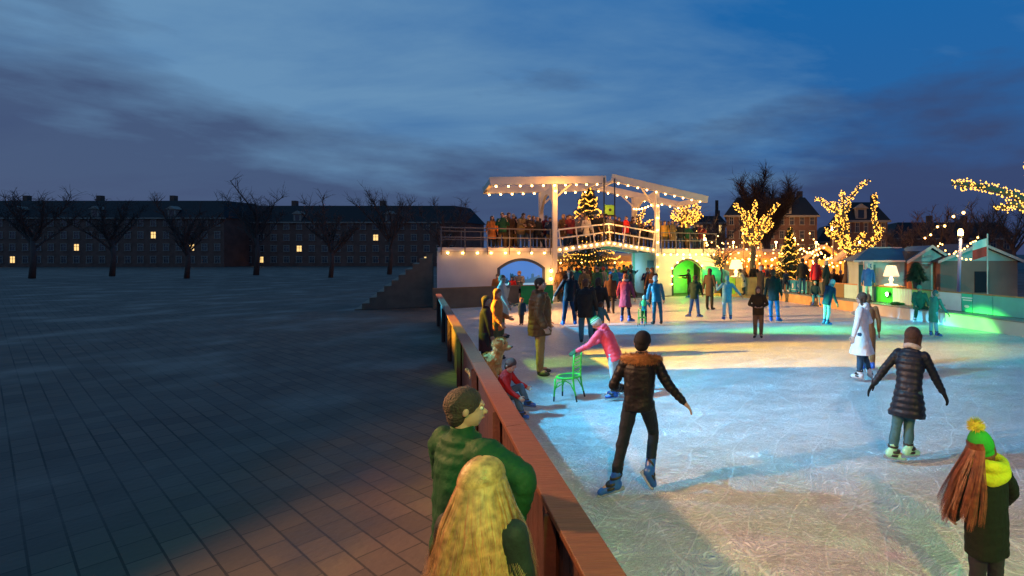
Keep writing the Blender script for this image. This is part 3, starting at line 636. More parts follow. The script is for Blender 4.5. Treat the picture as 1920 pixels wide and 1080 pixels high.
# ------------------------------------------------------------------ market stalls behind the rink
M_awn = mat('cream_canvas', (.75, .45, .22), .8, 0, .2, 12, .15, 2)
M_wood = mat('stall_timber', (.36, .19, .08), .7, 0, .3, 14, .25, 3)
M_lit = mat('stall_wall_glow', (.5, .24, .07), .6, var=.3, vscale=4, emit=(1, .38, .05), estr=.6, sample=False)  # stall lamplight painted into the back wall as emission
def stall(loc, wd, label, gable=False, h=2.6, rz=0, warm=45):
    e = empty('market_stall', loc, rz, label, 'stall', 'market stalls glowing behind the rink')
    for x in (-wd/2, wd/2):
        for y in (0, 1.8): MB().box((x, y, h*.42), (.09, .09, h*.84)).build('post', M_wood, e)
    MB().box((0, -.02, .5), (wd - .12, .08, 1.0)).build('counter', M_wood, e, bevel=.01)
    MB().box((0, -.1, 1.03), (wd + .1, .45, .05)).build('counter_top', M_wood, e)
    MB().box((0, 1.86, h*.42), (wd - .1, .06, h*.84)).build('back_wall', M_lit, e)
    b = MB()
    if gable: b.add([(-wd/2 - .25, -.4, h*.82), (0, -.4, h*1.2), (wd/2 + .25, -.4, h*.82), (-wd/2 - .25, 2.1, h*.82), (0, 2.1, h*1.2), (wd/2 + .25, 2.1, h*.82), (-wd/2 - .25, -.4, h*.86), (0, -.4, h*1.25), (wd/2 + .25, -.4, h*.86), (-wd/2 - .25, 2.1, h*.86), (0, 2.1, h*1.25), (wd/2 + .25, 2.1, h*.86)],
                 [(0,1,4,3), (1,2,5,4), (6,9,10,7), (7,10,11,8), (0,6,7,1), (1,7,8,2), (3,4,10,9), (4,5,11,10), (0,3,9,6), (2,8,11,5)])
    else: b.prism([(-.55, h*.80), (-.52, h*.98), (.3, h*1.06), (2.0, h*.92), (2.0, h*.86), (-.3, h*.86)], -wd/2 - .1, wd/2 + .1, fn=lambda x, y, z: (y, x, z))
    b.build('canopy', M_awn, e)
    for i in range(int(wd*2.2)):
        x = -wd/2 + .3 + i*.42; k = random.random()
        bb = MB(); bb.loft([((x, 0, 1.06), (1,0,0), (0,1,0), .07, .07), ((x, 0, 1.06 + .1 + k*.12), (1,0,0), (0,1,0), .06 + k*.03, .06), ((x, 0, 1.12 + .12 + k*.12), (1,0,0), (0,1,0), .03, .03)], 8)
        o = bb.build('jar', cloth(random.choice([(.5, .1, .05), (.6, .45, .1), (.1, .2, .1), (.5, .4, .3)])), e)
    for x in (-wd*.28, wd*.28):
        o = bpy.data.objects.new('bulb', BULB); C.objects.link(o); o.parent = e; o.location = (x, .6, h*.8); o.scale = (1.8,)*3
    glow(V(loc) + V((0, .5, h*.72)), (1, .40, .07), warm*1.7, .12)
    return e
stall((-.05, 35, 0), 3.6, 'wide open-fronted stall with a pale rounded awning behind the lit table lamp', h=2.75, warm=90)
stall((2.0, 36.5, 0), 2.6, 'second awning stall right of the three-armed tree trunk', h=2.7, warm=80)
stall((5.9, 32.5, 0), 2.3, 'peaked orange stall left of the crooked lit tree, the farther of the two', True, 2.5, warm=85)
stall((6.9, 27.5, 0), 2.1, 'peaked orange stall nearest the blue-roofed hut', True, 2.45, warm=95)
stall((-8.4, 37.5, 0), 3.6, 'stall glowing orange under the humped deck of the bridge', h=2.4, warm=110)
stall((-5.6, 39, 0), 2.8, 'orange-lit stall behind the green post of the bridge passage', h=2.6, warm=90)
stall((-12.3, 36, 0), 2.8, 'amber stall glimpsed at the left of the bridge passage', h=2.4, warm=50)
def umbrella_(): pass

# criss-cross bulb strings over the market
def strg(*p, sp=.55, sag=.5, lab='', big=None):
    light_string([at(*q) for q in p], sp, sag, lab, 'bulb strings hung over the market', BULB_S, sc=big or 1.35)
strg((1300, 424, 31), (1352, 470, 32), (1412, 456, 31), sp=.6, sag=.35, lab='bulb string falling from the bridge end to the three-armed tree')
strg((1318, 432, 31), (1340, 480, 33), (1405, 480, 33), sp=.62, sag=.3, lab='lower bulb string from the bridge end along the awning stall')
strg((1342, 434, 40), (1386, 470, 38), (1440, 474, 36), sp=.8, sag=.5, lab='far bulb string looping behind the three-armed tree')
strg((1412, 470, 32), (1450, 482, 32), (1486, 440, 31), sp=.7, sag=.4, lab='bulb string from the three-armed tree up to the street lamp')
strg((1486, 445, 31), (1520, 470, 30), (1548, 456, 27), sp=.62, sag=.4, lab='bulb string from the street lamp down towards the crooked tree')
strg((1500, 462, 31), (1535, 462, 28), (1560, 480, 26), sp=.5, sag=.3, lab='bulb string edging the two peaked stalls')
strg((1515, 430, 40), (1560, 470, 36), (1600, 500, 32), sp=.9, sag=.4, lab='far bulb string crossing behind the peaked stalls')
strg((1480, 490, 30), (1530, 500, 29), (1590, 478, 27), sp=.6, sag=.3, lab='low bulb string under the eaves of the peaked stalls')
strg((1655, 466, 24), (1705, 462, 24), (1755, 462, 22), sp=.55, sag=.12, lab='bulb string running just above the ridge of the blue-roofed hut')
strg((1818, 378, 13), (1790, 400, 15), (1758, 422, 18), (1728, 444, 22), sp=1.5, sag=.15, lab='bulb string coming down from the upper right corner past the bare trees', big=1.0)
strg((1733, 462, 24), (1765, 452, 21), (1790, 473, 20), (1840, 473, 18), sp=.34, sag=.25, lab='dense bulb string sagging behind the amber lamp post', big=.8)
strg((1790, 470, 20), (1822, 452, 18), (1835, 440, 17), sp=.35, sag=.1, lab='bulb string rising from the lamp post towards the flag', big=.8)


for k_, (a, b_, c_) in enumerate((((1310, 440, 34), (1350, 462, 36), (1400, 462, 37)), ((1325, 470, 33), (1372, 486, 34), (1410, 470, 33)), ((1416, 455, 34), (1455, 470, 35), (1500, 452, 34)), ((1440, 490, 33), (1475, 478, 32), (1515, 486, 30)),
        ((1500, 440, 34), (1545, 474, 33), (1575, 466, 30)), ((1345, 500, 33), (1380, 480, 34), (1425, 492, 33)), ((1520, 480, 32), (1550, 492, 30), (1598, 470, 28)))):
    strg(a, b_, c_, sp=.75, sag=.45, lab='faint far bulb string number-like loop'.replace(' number-like', '') + (' left of the three-armed tree', ' low beside the left table lamp', ' between the three-armed tree and the street lamp', ' across the foot of the golden fir', ' above the farther peaked stall', ' over the slatted fence', ' above the nearer peaked stall')[k_], big=1.2)

rl = random.Random(77)
for k_ in range(9):
    x0 = (1306, 1330, 1365, 1420, 1446, 1500, 1524, 1560, 1340)[k_]; y0 = (455, 448, 478, 486, 462, 470, 450, 486, 492)[k_]
    strg((x0, y0, 33.5), (x0 + 28, y0 + rl.uniform(4, 16), 33.8), (x0 + 62, y0 + rl.uniform(-10, 8), 34), sp=.5, sag=.35, lab='fine bulb string ' + ('behind the right end of the bridge', 'left of the three-armed tree above the awning', 'over the rounded awning of the left stall', 'over the second awning stall', 'beside the bright street lamp', 'right of the golden fir', 'between the fir and the crooked tree', 'behind the nearer peaked stall', 'above the left table lamp')[k_], big=.95)
# ------------------------------------------------------------------ right-hand boards, bench step and banners
RD = (RB - RA); RL = RD.length; RU = RD.normalized(); RN = V((RU.y, -RU.x, 0)) * -1   # RN: away from the rink
if RN.x < 0: RN = -RN
def rpx(px):   # distance along the boards at a given column
    k = (px - PX0)/F; return (k*RA.y - RA.x)/(RU.x - k*RU.y)
def rpo(px, off):
    k = (px - PX0)/F; A = RA + RN*off; return (k*A.y - A.x)/(RU.x - k*RU.y)
def rp(s, off, z): return RA + RU*s + RN*off + V((0, 0, z))
M_white = mat('white_board', (.44, .48, .46), .5, 0, .15, 20, .12, 1.2)
M_tan = mat('warm_plywood', (.42, .27, .12), .6, 0, .3, 10, .25, 1.5)
s_end = RL + 1
ra = math.atan2(RU.y, RU.x)
bench = empty('bench_step', RA, ra, 'long low white-fronted bench step running round the right side of the rink', 'bench')
sw = rpx(1600)
MB().box((sw/2, .02, .21), (sw, .04, .42)).build('plywood_front', M_tan, bench, label='warm brown plywood stretch of the bench front')
MB().box(((sw + s_end)/2, .02, .21), (s_end - sw - .006, .04, .42)).build('white_front', M_white, bench)
MB().box((s_end/2, .31, .44), (s_end, .66, .04)).build('seat', mat('bench_top', (.16, .2, .2), .5), bench, bevel=.006)
# make sure local +y is away from the rink
if (Matrix.Rotation(ra, 3, 'Z') @ V((0, 1, 0))).dot(RN) < 0: bench.scale = (1, -1, 1)
RN_ok = True
def panel(p0, p1, name, label, col, h0=.47, h1=1.10, wave=None, extra=None, th=.03, cat='banner', rough=.5):
    s0, s1 = rpo(p0, .68), rpo(p1, .68); a, b_ = rp(s0 + .01, .68, 0), rp(s1 - .01, .68, 0); ln = (b_ - a).length
    e = empty(name, a, ra, label, cat)
    m = mat('panel_%.2f_%.2f_%.2f' % col, col, rough, 0, .5 if wave else .08, 30, .1, 2, wave=wave)
    sg = 1 if bench.scale.y > 0 else -1
    MB().box((ln/2, 0, (h0 + h1)/2), (ln, th, h1 - h0)).build('board', m, e)
    MB().box((ln/2, .0, h1 + .02), (ln, .07, .04)).build('top_rail', M_wood, e)
    MB().box((.02, sg*.04, h1/2), (.05, .04, h1)).build('post', M_wood, e)
    if extra: extra(e, ln, -sg)
    return e
def blobs(lst):
    def f(e, ln, s):
        for (kind, u, z, a, b2, col) in lst:
            b = MB(); y = s*.021
            if kind == 'disc': b.add([(u*ln + a*math.cos(t), y, z + b2*math.sin(t)) for t in [6.283*i/20 for i in range(20)]], [tuple(range(20))])
            else: b.add([(u*ln - a/2, y, z - b2/2), (u*ln + a/2, y, z - b2/2), (u*ln + a/2, y, z + b2/2), (u*ln - a/2, y, z + b2/2)], [(0,1,2,3)])
            b.build('print', mat('print_%.2f_%.2f_%.2f' % col, col, .5, var=0), e)
    return f
panel(1452, 1474, 'rink_board', 'plain dark board at the far left end of the right-hand boards', (.25, .2, .15), cat='board')
panel(1474, 1513, 'banner', 'bright blue banner with a white disc on the far boards', (.03, .34, .52), extra=blobs([('disc', .62, .82, .10, .10, (.8, .85, .85)), ('disc', .34, .80, .07, .14, (.6, .75, .8)), ('rect', .5, .60, 1.4, .03, (.5, .7, .75))]))
panel(1513, 1560, 'rink_board', 'dark board behind the group standing on the bench step', (.06, .10, .12), cat='board')
panel(1560, 1583, 'rink_board', 'olive wooden board between the teal curtains', (.16, .14, .06), cat='board')
panel(1583, 1622, 'corrugated_panel', 'corrugated pale teal panel left of the green lit board', (.30, .62, .66), wave=('X', 2.2), cat='board')
panel(1622, 1643, 'rink_board', 'dark teal board behind the person in the blue jacket', (.04, .16, .2), cat='board')
panel(1643, 1674, 'rink_board', 'board coloured as green-lit, with a white spotlight on it', (.02, .55, .06), cat='board')  # green of the spotlight put into the board colour
panel(1674, 1710, 'corrugated_panel', 'corrugated pale grey panel right of the green lit board', (.55, .66, .7), wave=('X', 2.2), cat='board')
panel(1710, 1746, 'rink_board', 'light green board behind the seated person', (.16, .5, .2), cat='board')
panel(1746, 1803, 'banner', 'white banner with a pale left edge behind the leaning child', (.72, .76, .82), extra=blobs([('rect', .10, .80, .14, .5, (.35, .65, .8)), ('disc', .25, .95, .08, .05, (.5, .55, .6)), ('rect', .3, .62, .5, .05, (.3, .4, .45))]))
panel(1803, 1824, 'banner', 'green banner with white lines of lettering at the right', (.03, .55, .38), extra=blobs([('rect', .52, .96, .42, .045, (.85, .9, .88)), ('rect', .56, .88, .36, .04, (.85, .9, .88)), ('disc', .5, .66, .10, .05, (.8, .85, .85))]))
panel(1824, 1862, 'rink_board', 'teal board at the right edge of the rink', (.10, .42, .42), cat='board')
panel(1862, 2040, 'rink_board', 'long teal board beyond the right edge', (.10, .40, .40), cat='board')
# little white rink spotlight on the green-lit board
def rink_spot(s, off, z, label, col=(.8, 1, .85), strength=30, watts=14):
    p = rp(s, off, z); e = empty('spotlight', p, ra, label, 'spotlight')
    MB().ell((0, 0, 0), (.075, .05, .075)).build('lens', mat('white_lens_%d' % strength, (1, 1, 1), .3, var=0, emit=col, estr=strength), e, True)
    sg = -1 if bench.scale.y > 0 else 1
    b = MB(); b.caps((0, -sg*.03, 0), (0, -sg*.10, 0), .085, .07); b.box((0, -sg*.06, -.11), (.04, .03, .12)); b.build('housing', M_steel, e)
    glow(p + RN*-.25, (.1, 1, .2), watts, .08)
rink_spot(rpo(1663, .5), .50, .84, 'small round white spotlight glaring from the green-lit board', watts=16)
for k, (s, off) in enumerate(((rpx(1667), .35),)):
    b = MB(); b.ell((0, 0, .06), (.22, .13, .07)); b.ell((.22, .02, .04), (.18, .1, .05)); o = b.build('heap_of_clothes', cloth((.02, .2, .05)), smooth=True); o.location = rp(s, off, .46); tag(o, 'crumpled dark coat lying on the bench step under the round spotlight', 'coat')

# far-left low boards by the white wall
def plain_board(a, b_, h, col, label, wave=None, name='rink_board', grp=None):
    a, b_ = V(a), V(b_); d = (b_ - a); e = empty(name, a, math.atan2(d.y, d.x), label, 'board', grp); ln = d.length
    MB().box((ln/2, 0, h/2), (ln, .05, h)).build('board', mat('board_%.2f_%.2f_%.2f' % col, col, .6, 0, .5 if wave else .1, 20, .2, 2, wave=wave), e)
    MB().box((ln/2, 0, h + .02), (ln, .09, .04)).build('top_rail', M_wood, e)
plain_board((-10.6, 24.2, 0), (-9.2, 24.7, 0), .92, (.02, .36, .07), 'green board in front of the blue picture, behind the toddler')
plain_board((-13.6, 22.0, 0), (-10.7, 24.15, 0), .92, (.25, .14, .07), 'brown board at the left below the blue picture')
plain_board((-.9, 30.6, 0), (-.05, 30.5, 0), 1.05, (.22, .5, .05), 'yellow-green slatted fence left of the three-armed tree', ('X', 5), 'slatted_fence')
plain_board((0, 30.5, 0), (2.0, 29.4, 0), 1.05, (.45, .34, .18), 'pale slatted fence below the three-armed tree', ('X', 5), 'slatted_fence')
plain_board((2.1, 29.3, 0), (2.4, 26.9, 0), 1.05, (.14, .09, .06), 'short dark fence joining the slatted fence to the right-hand boards', None, 'slatted_fence')

# giant table lamps
M_shade = mat('lit_lamp_shade', (1, .85, .7), .6, var=0, emit=(1, .62, .32), estr=1.25)
M_lbase = mat('lit_lamp_base', (1, .9, .7), .5, var=0, emit=(1, .72, .36), estr=1.6)
def table_lamp(p, h, label, watts=30):
    e = empty('table_lamp', p, 0, label, 'lamp', 'oversized glowing table lamps'); X, Yv = V((1,0,0)), V((0,1,0))
    b = MB(); n = 28; r0, r1 = h*.40, h*.24
    pr = [[V((math.cos(6.283*j/n)*r, math.sin(6.283*j/n)*r, z)) for j in range(n)] for z, r in ((h*.48, r0), (h, r1), (h, r1 - .015), (h*.48, r0 - .015))]
    b.rings(pr + [pr[0]], False); b.build('lamp_shade', M_shade, e, True)
    MB().loft([((0, 0, z*h), X, Yv, r*h, r*h) for z, r in ((0, .34), (.05, .34), (.07, .30), (.09, .09), (.2, .07), (.3, .13), (.4, .07), (.55, .04))], 20).build('lamp_base', M_lbase, e, True)
    MB().ell((0, 0, h*.66), (.07*h,)*3).build('light_bulb', M_bulb, e, True)
    glow(V(p) + V((0, -.05, h*.8)), (1, .55, .2), watts, .12)
lp = rp(rpo(1671, 1.05), 1.05, 0); 
tb = empty('counter_table', lp, ra, 'low counter behind the boards that carries the glowing table lamp', 'table'); MB().box((0, 0, 1.13), (1.1, .6, .05)).build('table_top', M_wood, tb)
for x in (-.45, .45):
    for y in (-.22, .22): MB().box((x, y, .55), (.06, .06, 1.1)).build('leg', M_wood, tb)
table_lamp(lp + V((0, 0, 1.157)), .84, 'big glowing table lamp with a pale shade in front of the blue-roofed hut', 110)
lp2 = at(1380, 520, 31.2)
tb = empty('counter_table', (lp2.x, lp2.y, 0), 0, 'low counter behind the slatted fence that carries the farther table lamp', 'table'); MB().box((0, 0, lp2.z - .03), (1.6, .6, .05)).build('table_top', M_wood, tb)
for x in (-.7, .7):
    for y in (-.22, .22): MB().box((x, y, (lp2.z - .06)/2), (.06, .06, lp2.z - .06)).build('leg', M_wood, tb)
table_lamp(lp2, 1.12, 'big glowing table lamp in front of the rounded awning stall', 60)

# cabins on the right
M_teal = mat('painted_cabin_boards', (.34, .50, .52), .6, 0, .5, 0, .12, 1, wave=('Z', 2.4, 1))
M_cedar = mat('cedar_boards', (.46, .17, .07), .65, 0, .5, 0, .2, 1.5, wave=('X', 2.4, 1))
M_roofb = mat('blue_felt_roof', (.025, .10, .17), .6, 0, .4, 14, .2, 2)
M_verge = mat('pale_verge', (.62, .50, .46), .55)
def cabins():
    Y = 21.5; e = empty('wooden_hut', at(1602, 476, Y + .6)*1 - V((0, 0, 2.5)), 0, 'wooden hut with a blue felt roof and gable front behind the lit table lamp', 'hut'); o = V(e.location)
    k = lambda px: (px - PX0)/F*Y - o.x
    yb = Y - o.y; xl, xm, xr = k(1612), k(1703), k(1786)
    MB().box(((xl + xm)/2, yb + 1.32, 1.1), (xm - xl, 2.2, 2.2)).build('wall', M_teal, e)
    b = MB(); b.box(((xm + xr)/2, yb + 1.4, 1.08), (xr - xm, 2.8, 2.16)); b.build('gable_wing', M_cedar, e)
    b = MB(); b.prism([(xm + .003, 2.163), (xr - .003, 2.163), ((xm + xr)/2, 2.72)], yb + .0, yb + 2.7); b.build('gable', M_teal, e)
    rz, ez = 2.78, 2.18
    b = MB(); x0, x1 = k(1600), xm + .2; xr0 = k(1645)
    b.add([(x0, yb + .0, ez), (x1, yb + .0, ez), (x1, yb + 2.6, ez), (x0, yb + 2.6, ez), (xr0, yb + 1.3, rz), (x1, yb + 1.3, rz)], [(0,1,5,4), (1,2,5), (2,3,4,5), (3,0,4), (0,3,2,1)]); b.build('main_roof', M_roofb, e)
    c = (xm + xr)/2; hw = (xr - xm)/2 + .12; b = MB()
    for s in (-1, 1): b.prism([(c, rz + .03), (c + s*hw, ez - .06), (c + s*hw, ez - .0), (c, rz + .09)], yb - .22, yb + 2.9)
    b.build('wing_roof', M_roofb, e)
    b = MB()
    for s in (-1, 1): b.prism([(c + s*.0, rz - .02), (c + s*hw, ez - .12), (c + s*hw, ez + .02), (c, rz + .11)], yb - .25, yb - .222)
    b.build('verge_board', M_verge, e)
    MB().box(((x0 + xr0)/2 + 1.3, yb + 1.3, rz + .01), (x1 - xr0 - .1, .1, .05)).build('ridge', M_verge, e)
    MB().bar((x0, yb - .03, ez), (xm - .15, yb - .03, ez), .05, .08).build('gutter', M_verge, e)
    # doors and window
    dx0, dx1 = k(1722), k(1745); b = MB(); 
    b.box((dx0 - .03, yb - .03, 1.05), (.07, .05, 2.1)); b.box((dx1 + .03, yb - .03, 1.05), (.07, .05, 2.1)); b.box(((dx0 + dx1)/2, yb - .03, 2.085), (dx1 - dx0 + .13, .05, .07)); d = b.build('door', M_white, e)
    MB().box(((dx0 + dx1)/2, yb - .012, 1.02), (dx1 - dx0 - .01, .02, 2.03)).build('door_leaf', mat('dim_door', (.2, .16, .14), .5), d)
    b = MB(); b.box((k(1687), yb + .18, 1.7), (.10, .06, .8)); b.build('downpipe', M_white, e)
    b = MB(); b.box((k(1628), yb + .2, 1.02), (.75, .03, 2.0)); b.build('side_opening', mat('dark_teal', (.02, .16, .2), .6), e)
    # second hut
    Y2 = 21; e2 = empty('wooden_hut', (10.4, Y2, 0), 0, 'dim brown wooden hut at the right edge behind the lamp post', 'hut'); 
    MB().box((0, 1.6, 1.1), (3.3, 3.2, 2.2)).build('wall', mat('brown_boards', (.22, .13, .12), .7, 0, .5, 0, .15, 1, wave=('X', 2.4, 1)), e2)
    MB().prism([(-1.64, 2.203), (1.64, 2.203), (0, 2.85)], .0, 3.1).build('gable', M_teal, e2)
    b = MB()
    for s in (-1, 1): b.prism([(0, 2.9), (s*1.85, 2.13), (s*1.85, 2.19), (0, 2.97)], -.25, 3.4)
    b.build('roof', mat('dark_felt', (.05, .045, .06), .7, 0, .3, 12), e2)
    b = MB()
    for s in (-1, 1): b.prism([(0, 2.86), (s*1.85, 2.09), (s*1.85, 2.21), (0, 2.99)], -.28, -.252)
    b.build('verge_board', M_verge, e2)
    MB().prism([(-3.0, 2.16), (-1.7, 2.16), (-1.7, 2.62), (-2.8, 2.62)], .6, 2.4).build('lean_to_roof', mat('dark_felt2', (.045, .045, .055), .7), e2)
    b = MB(); b.box((-2.3, 1.5, 1.07), (1.28, 1.6, 2.14)); b.build('lean_to_wall', mat('brown_boards2', (.20, .11, .11), .7, 0, .5, 0, .15, 1, wave=('X', 2.4, 1)), e2)
    b = MB(); b.box((.1, -.02, 1.3), (.6, .04, .9)); b.build('window', M_glassd, e2)
    # feather flag and small sign at the first hut
    f = empty('banner_flag', (5.55, 21.3, 0), 0, 'small white flag with a dark wedge hanging by the left corner of the blue-roofed hut', 'flag')
    MB().tube([(0, 0, 0), (0, 0, 2.2)], .02, 6).build('pole', M_verge, f)
    b = MB(); b.box((.22, 0, 1.98), (.38, .015, .34)); b.build('cloth', M_white, f)
    b = MB(); b.add([(.10, -.012, 1.98), (.34, -.012, 2.08), (.30, -.012, 1.98), (.36, -.012, 1.88)], [(0,3,2,1)]); b.build('emblem', mat('dark_blue_ink', (.02, .08, .2), .5), f)
cabins()

# amber-topped lamp post, flag, street lamps
def lamp_post(px, py, Y, label, r=.05, hz=None, col=(.28, .30, .55), head=(.11, .24), em=(1, .52, .12), es=22, wt=70, tilt=0, name='street_lamp'):
    p = at(px, py, Y); e = empty(name, (p.x, Y, 0), 0, label, 'street lamp', None)
    MB().tube([(tilt, 0, 0), (0, 0, p.z - .1)], [r, r*.8], 10).build('post', mat('post_%.2f_%.2f' % (col[0], col[2]), col, .4), e, True)
    MB().caps((0, 0, p.z - .02), (0, 0, p.z + head[1]*.4), head[0]*.8, head[0]*.7).build('lantern', mat('lantern_glow_%d' % es, (1, .8, .5), .4, var=0, emit=em, estr=es), e, True)
    b = MB(); b.loft([((0, 0, p.z - .16), (1,0,0), (0,1,0), r*1.4, r*1.4), ((0, 0, p.z - .07), (1,0,0), (0,1,0), head[0]*.8, head[0]*.8)]); b.build('collar', M_steel, e)
    glow(p + V((0, -.3, 0)), (1, .6, .2), wt, .1)
lamp_post(1801, 438, 19, 'tall bluish lamp post with an amber glowing head in front of the right-hand huts', .075, head=(.13, .25), tilt=-.12, wt=60)
lamp_post(1488, 450, 30.5, 'street lamp shining brightest above the golden fir', .05, col=(.05, .05, .05), head=(.17, .2), es=30, wt=120)
lamp_post(1484, 461, 32.5, 'round street lamp just below the brightest one', .05, col=(.05, .05, .05), head=(.15, .15), es=25, wt=40)
lamp_post(1562, 430, 29, 'round pale lamp beside the trunk of the crooked lit tree', .05, col=(.3, .2, .12), head=(.15, .15), em=(1, .6, .4), es=20, wt=40)
lamp_post(1394, 438, 33, 'thin post with a small lamp left of the three-armed tree', .05, col=(.4, .25, .1), head=(.08, .1), es=18, wt=12)
lamp_post(1321, 450, 31.5, 'amber lantern at the right end of the drawbridge deck', .04, col=(.3, .18, .08), head=(.15, .15), es=25, wt=50)
for px, top in ((1427, 455), (1577, 450)):
    p = at(px, top, 32); e = empty('pole', (p.x, 32, 0), 0, 'thin pale pole %s' % ('right of the three-armed tree' if px < 1500 else 'under the crooked lit tree'), 'pole'); MB().tube([(0, 0, 0), (0, 0, p.z)], .045, 8).build('shaft', mat('warm_pole', (.5, .32, .14), .5), e)
p = at(1838, 462, 17); f = empty('flag', (p.x + .25, 17, 0), 0, 'red and white flag hanging at the far right edge', 'flag')
MB().tube([(0, 0, 0), (0, 0, 3.2)], .025, 8).build('pole', M_verge, f)
b = MB(); n = 8
for m_, z0, z1 in ((0, .28, .0), (1, .0, -.34)):
    rows = [[(-.03 - i*.07, .03*math.sin(i*.9), p.z + z - .02*i) for z in (z0, z1)] for i in range(n)]
    for i in range(n - 1): b.add([rows[i][0], rows[i+1][0], rows[i+1][1], rows[i][1]], [(0,1,2,3)], m_)
b.build('cloth', [mat('flag_white', (.8, .72, .66), .7), mat('flag_red', (.7, .03, .02), .7)], f, True)

# green box between the bridge rods, and the drum-shaped green light right of the doorway
p = at(1143, 394, 30.5); e = empty('speaker_box', p, .4, 'bright green box with a round dark hole hanging above the crowd on the bridge', 'box')
MB().box((0, 0, 0), (.62, .4, .62)).build('cabinet', mat('lime_paint', (.16, .42, .04), .5), e, bevel=.02)
MB().loft([((0, -.205, 0), (1,0,0), (0,0,1), .09, .09), ((0, -.225, 0), (1,0,0), (0,0,1), .09, .09)]).build('port', M_steel, e)
MB().box((0, 0, -.36), (.66, .42, .08)).build('bracket', M_steel, e)
MB().tube([(0, .1, -.4), (0, .1, -1.6)], .04, 8).build('stem', M_steel, e)
e = empty('drum_container', (-1.15, 28.9, 0), 0, 'fat round green-lit barrel lying on a stand right of the doorway', 'barrel')
MB().loft([((-.8, 0, 1.25), (0,1,0), (0,0,1), .46, .50), ((-.4, 0, 1.25), (0,1,0), (0,0,1), .5, .56), ((.2, 0, 1.2), (0,1,0), (0,0,1), .46, .50), ((.75, 0, 1.12), (0,1,0), (0,0,1), .34, .34)], 24).build('barrel', mat('green_lit_drum', (.15, .7, .3), .35), e, True)  # green light put into the drum's colour
b = MB(); b.box((-.5, 0, .38), (.1, .5, .76)); b.box((.3, 0, .38), (.1, .5, .76)); b.build('stand', M_steel, e)
glow((-1.9, 27.9, 1.7), (.05, 1, .2), 55, .1)

# ------------------------------------------------------------------ people
BAKE = []
CACHE = {}
M_skin = mat('skin', (.46, .26, .18), .55, 0, .1, 60, .08, 9)
M_skinw = M_skin
M_skate = mat('blue_skate_shell', (.02, .10, .42), .35, 0, 0, 0, .1)
M_skateg = mat('pale_green_skate_shell', (.30, .62, .42), .35, 0, 0, 0, .1)
M_skatew = mat('white_skate_leather', (.7, .72, .75), .4)
M_blade = mat('skate_blade', (.55, .58, .6), .25, .9)
M_shoe = mat('black_shoe', (.02, .017, .015), .5)
EYE = mat('eye_white', (.7, .68, .65), .2, var=0); PUP = mat('pupil', (.02, .015, .01), .1, var=0); LIP = mat('lips', (.38, .13, .11), .5, var=0)
def nz(v): return V(v).normalized()
def solve(P, h):
    yaw = R(P.get('yaw', 0)); fwd = V((-math.sin(yaw), math.cos(yaw), 0)); side = V((math.cos(yaw), math.sin(yaw), 0))
    J = {}; bf = P.get('body_frame', False)
    def D(v):
        v = V(v); return (side*v.x + fwd*v.y + V((0, 0, v.z))).normalized() if bf else v.normalized()
    t = D(P.get('torso', (0, .04, 1))); t2 = D(P.get('torso2', P.get('torso', (0, .02, 1))))
    tw = R(P.get('twist', 0)); s2 = (Matrix.Rotation(tw, 3, 'Z') @ side); s2 = (s2 - t2*s2.dot(t2)).normalized(); f2 = t2.cross(s2)
    s1 = (side - t*side.dot(t)).normalized(); f1 = t.cross(s1)
    J['s1'], J['f1'], J['s2'], J['f2'], J['t'], J['t2'], J['fwd'], J['side'] = s1, f1, s2, f2, t, t2, fwd, side
    tk, lk_ = P.get('torsok', 1), P.get('legk', 1)
    pel = V(); J['pel'] = pel; J['chest'] = pel + t*.19*h*tk; J['nb'] = J['chest'] + t2*.135*h*tk
    hd = D(P.get('head', (0, .08, 1))); J['hd'] = hd; face = D(P.get('face', (0, 1, P.get('look', -.1)))) ; face = (face - hd*face.dot(hd)).normalized(); J['face'] = face
    J['hc'] = J['nb'] + hd*.082*h + face*.008*h; J['hs'] = face.cross(hd).normalized()
    sw = P.get('sw', .108)
    for k, sg in (('R', 1), ('L', -1)):
        u, f = P.get('a' + k, ((sg*.25, -.03, -1), (sg*.08, .2, -1)))
        u, f = D(u), D(f); sh = J['nb'] + s2*sg*sw*h - t2*.040*h; el = sh + u*.172*h; wr = el + f*.145*h
        J['sh' + k], J['el' + k], J['wr' + k], J['fd' + k] = sh, el, wr, D(P['h' + k]) if 'h' + k in P else f
        u, f = P.get('l' + k, ((sg*.06, .02, -1), (sg*.0, -.02, -1)))
        u, f = D(u), D(f); hp = pel + s1*sg*.05*h - t*.01*h; kn = hp + u*.243*h*lk_; an = kn + f*.232*h*lk_
        J['hp' + k], J['kn' + k], J['an' + k] = hp, kn, an; J['ft' + k] = D(P['f' + k]) if 'f' + k in P else (fwd + side*sg*.18).normalized()
    sole = P.get('sole', .045)*h
    low = J['an' + P['plant']] if P.get('plant') else min(J['anR'], J['anL'], key=lambda q: q.z); org = V((low.x, low.y, low.z - sole)) if not P.get('seat') else V((0, 0, -P['seat']))
    for k in J:
        if k[:2] in ('pe', 'ch', 'nb', 'hc', 'sh', 'el', 'wr', 'hp', 'kn', 'an'): J[k] = J[k] - org
    return J
def ring(J, c, w, rx, ry, up=True):  # w 0..1 blends pelvis and shoulder frames
    s = lerp(J['s1'], J['s2'], w).normalized(); f = lerp(J['f1'], J['f2'], w).normalized(); return (c, s, f, rx, ry)
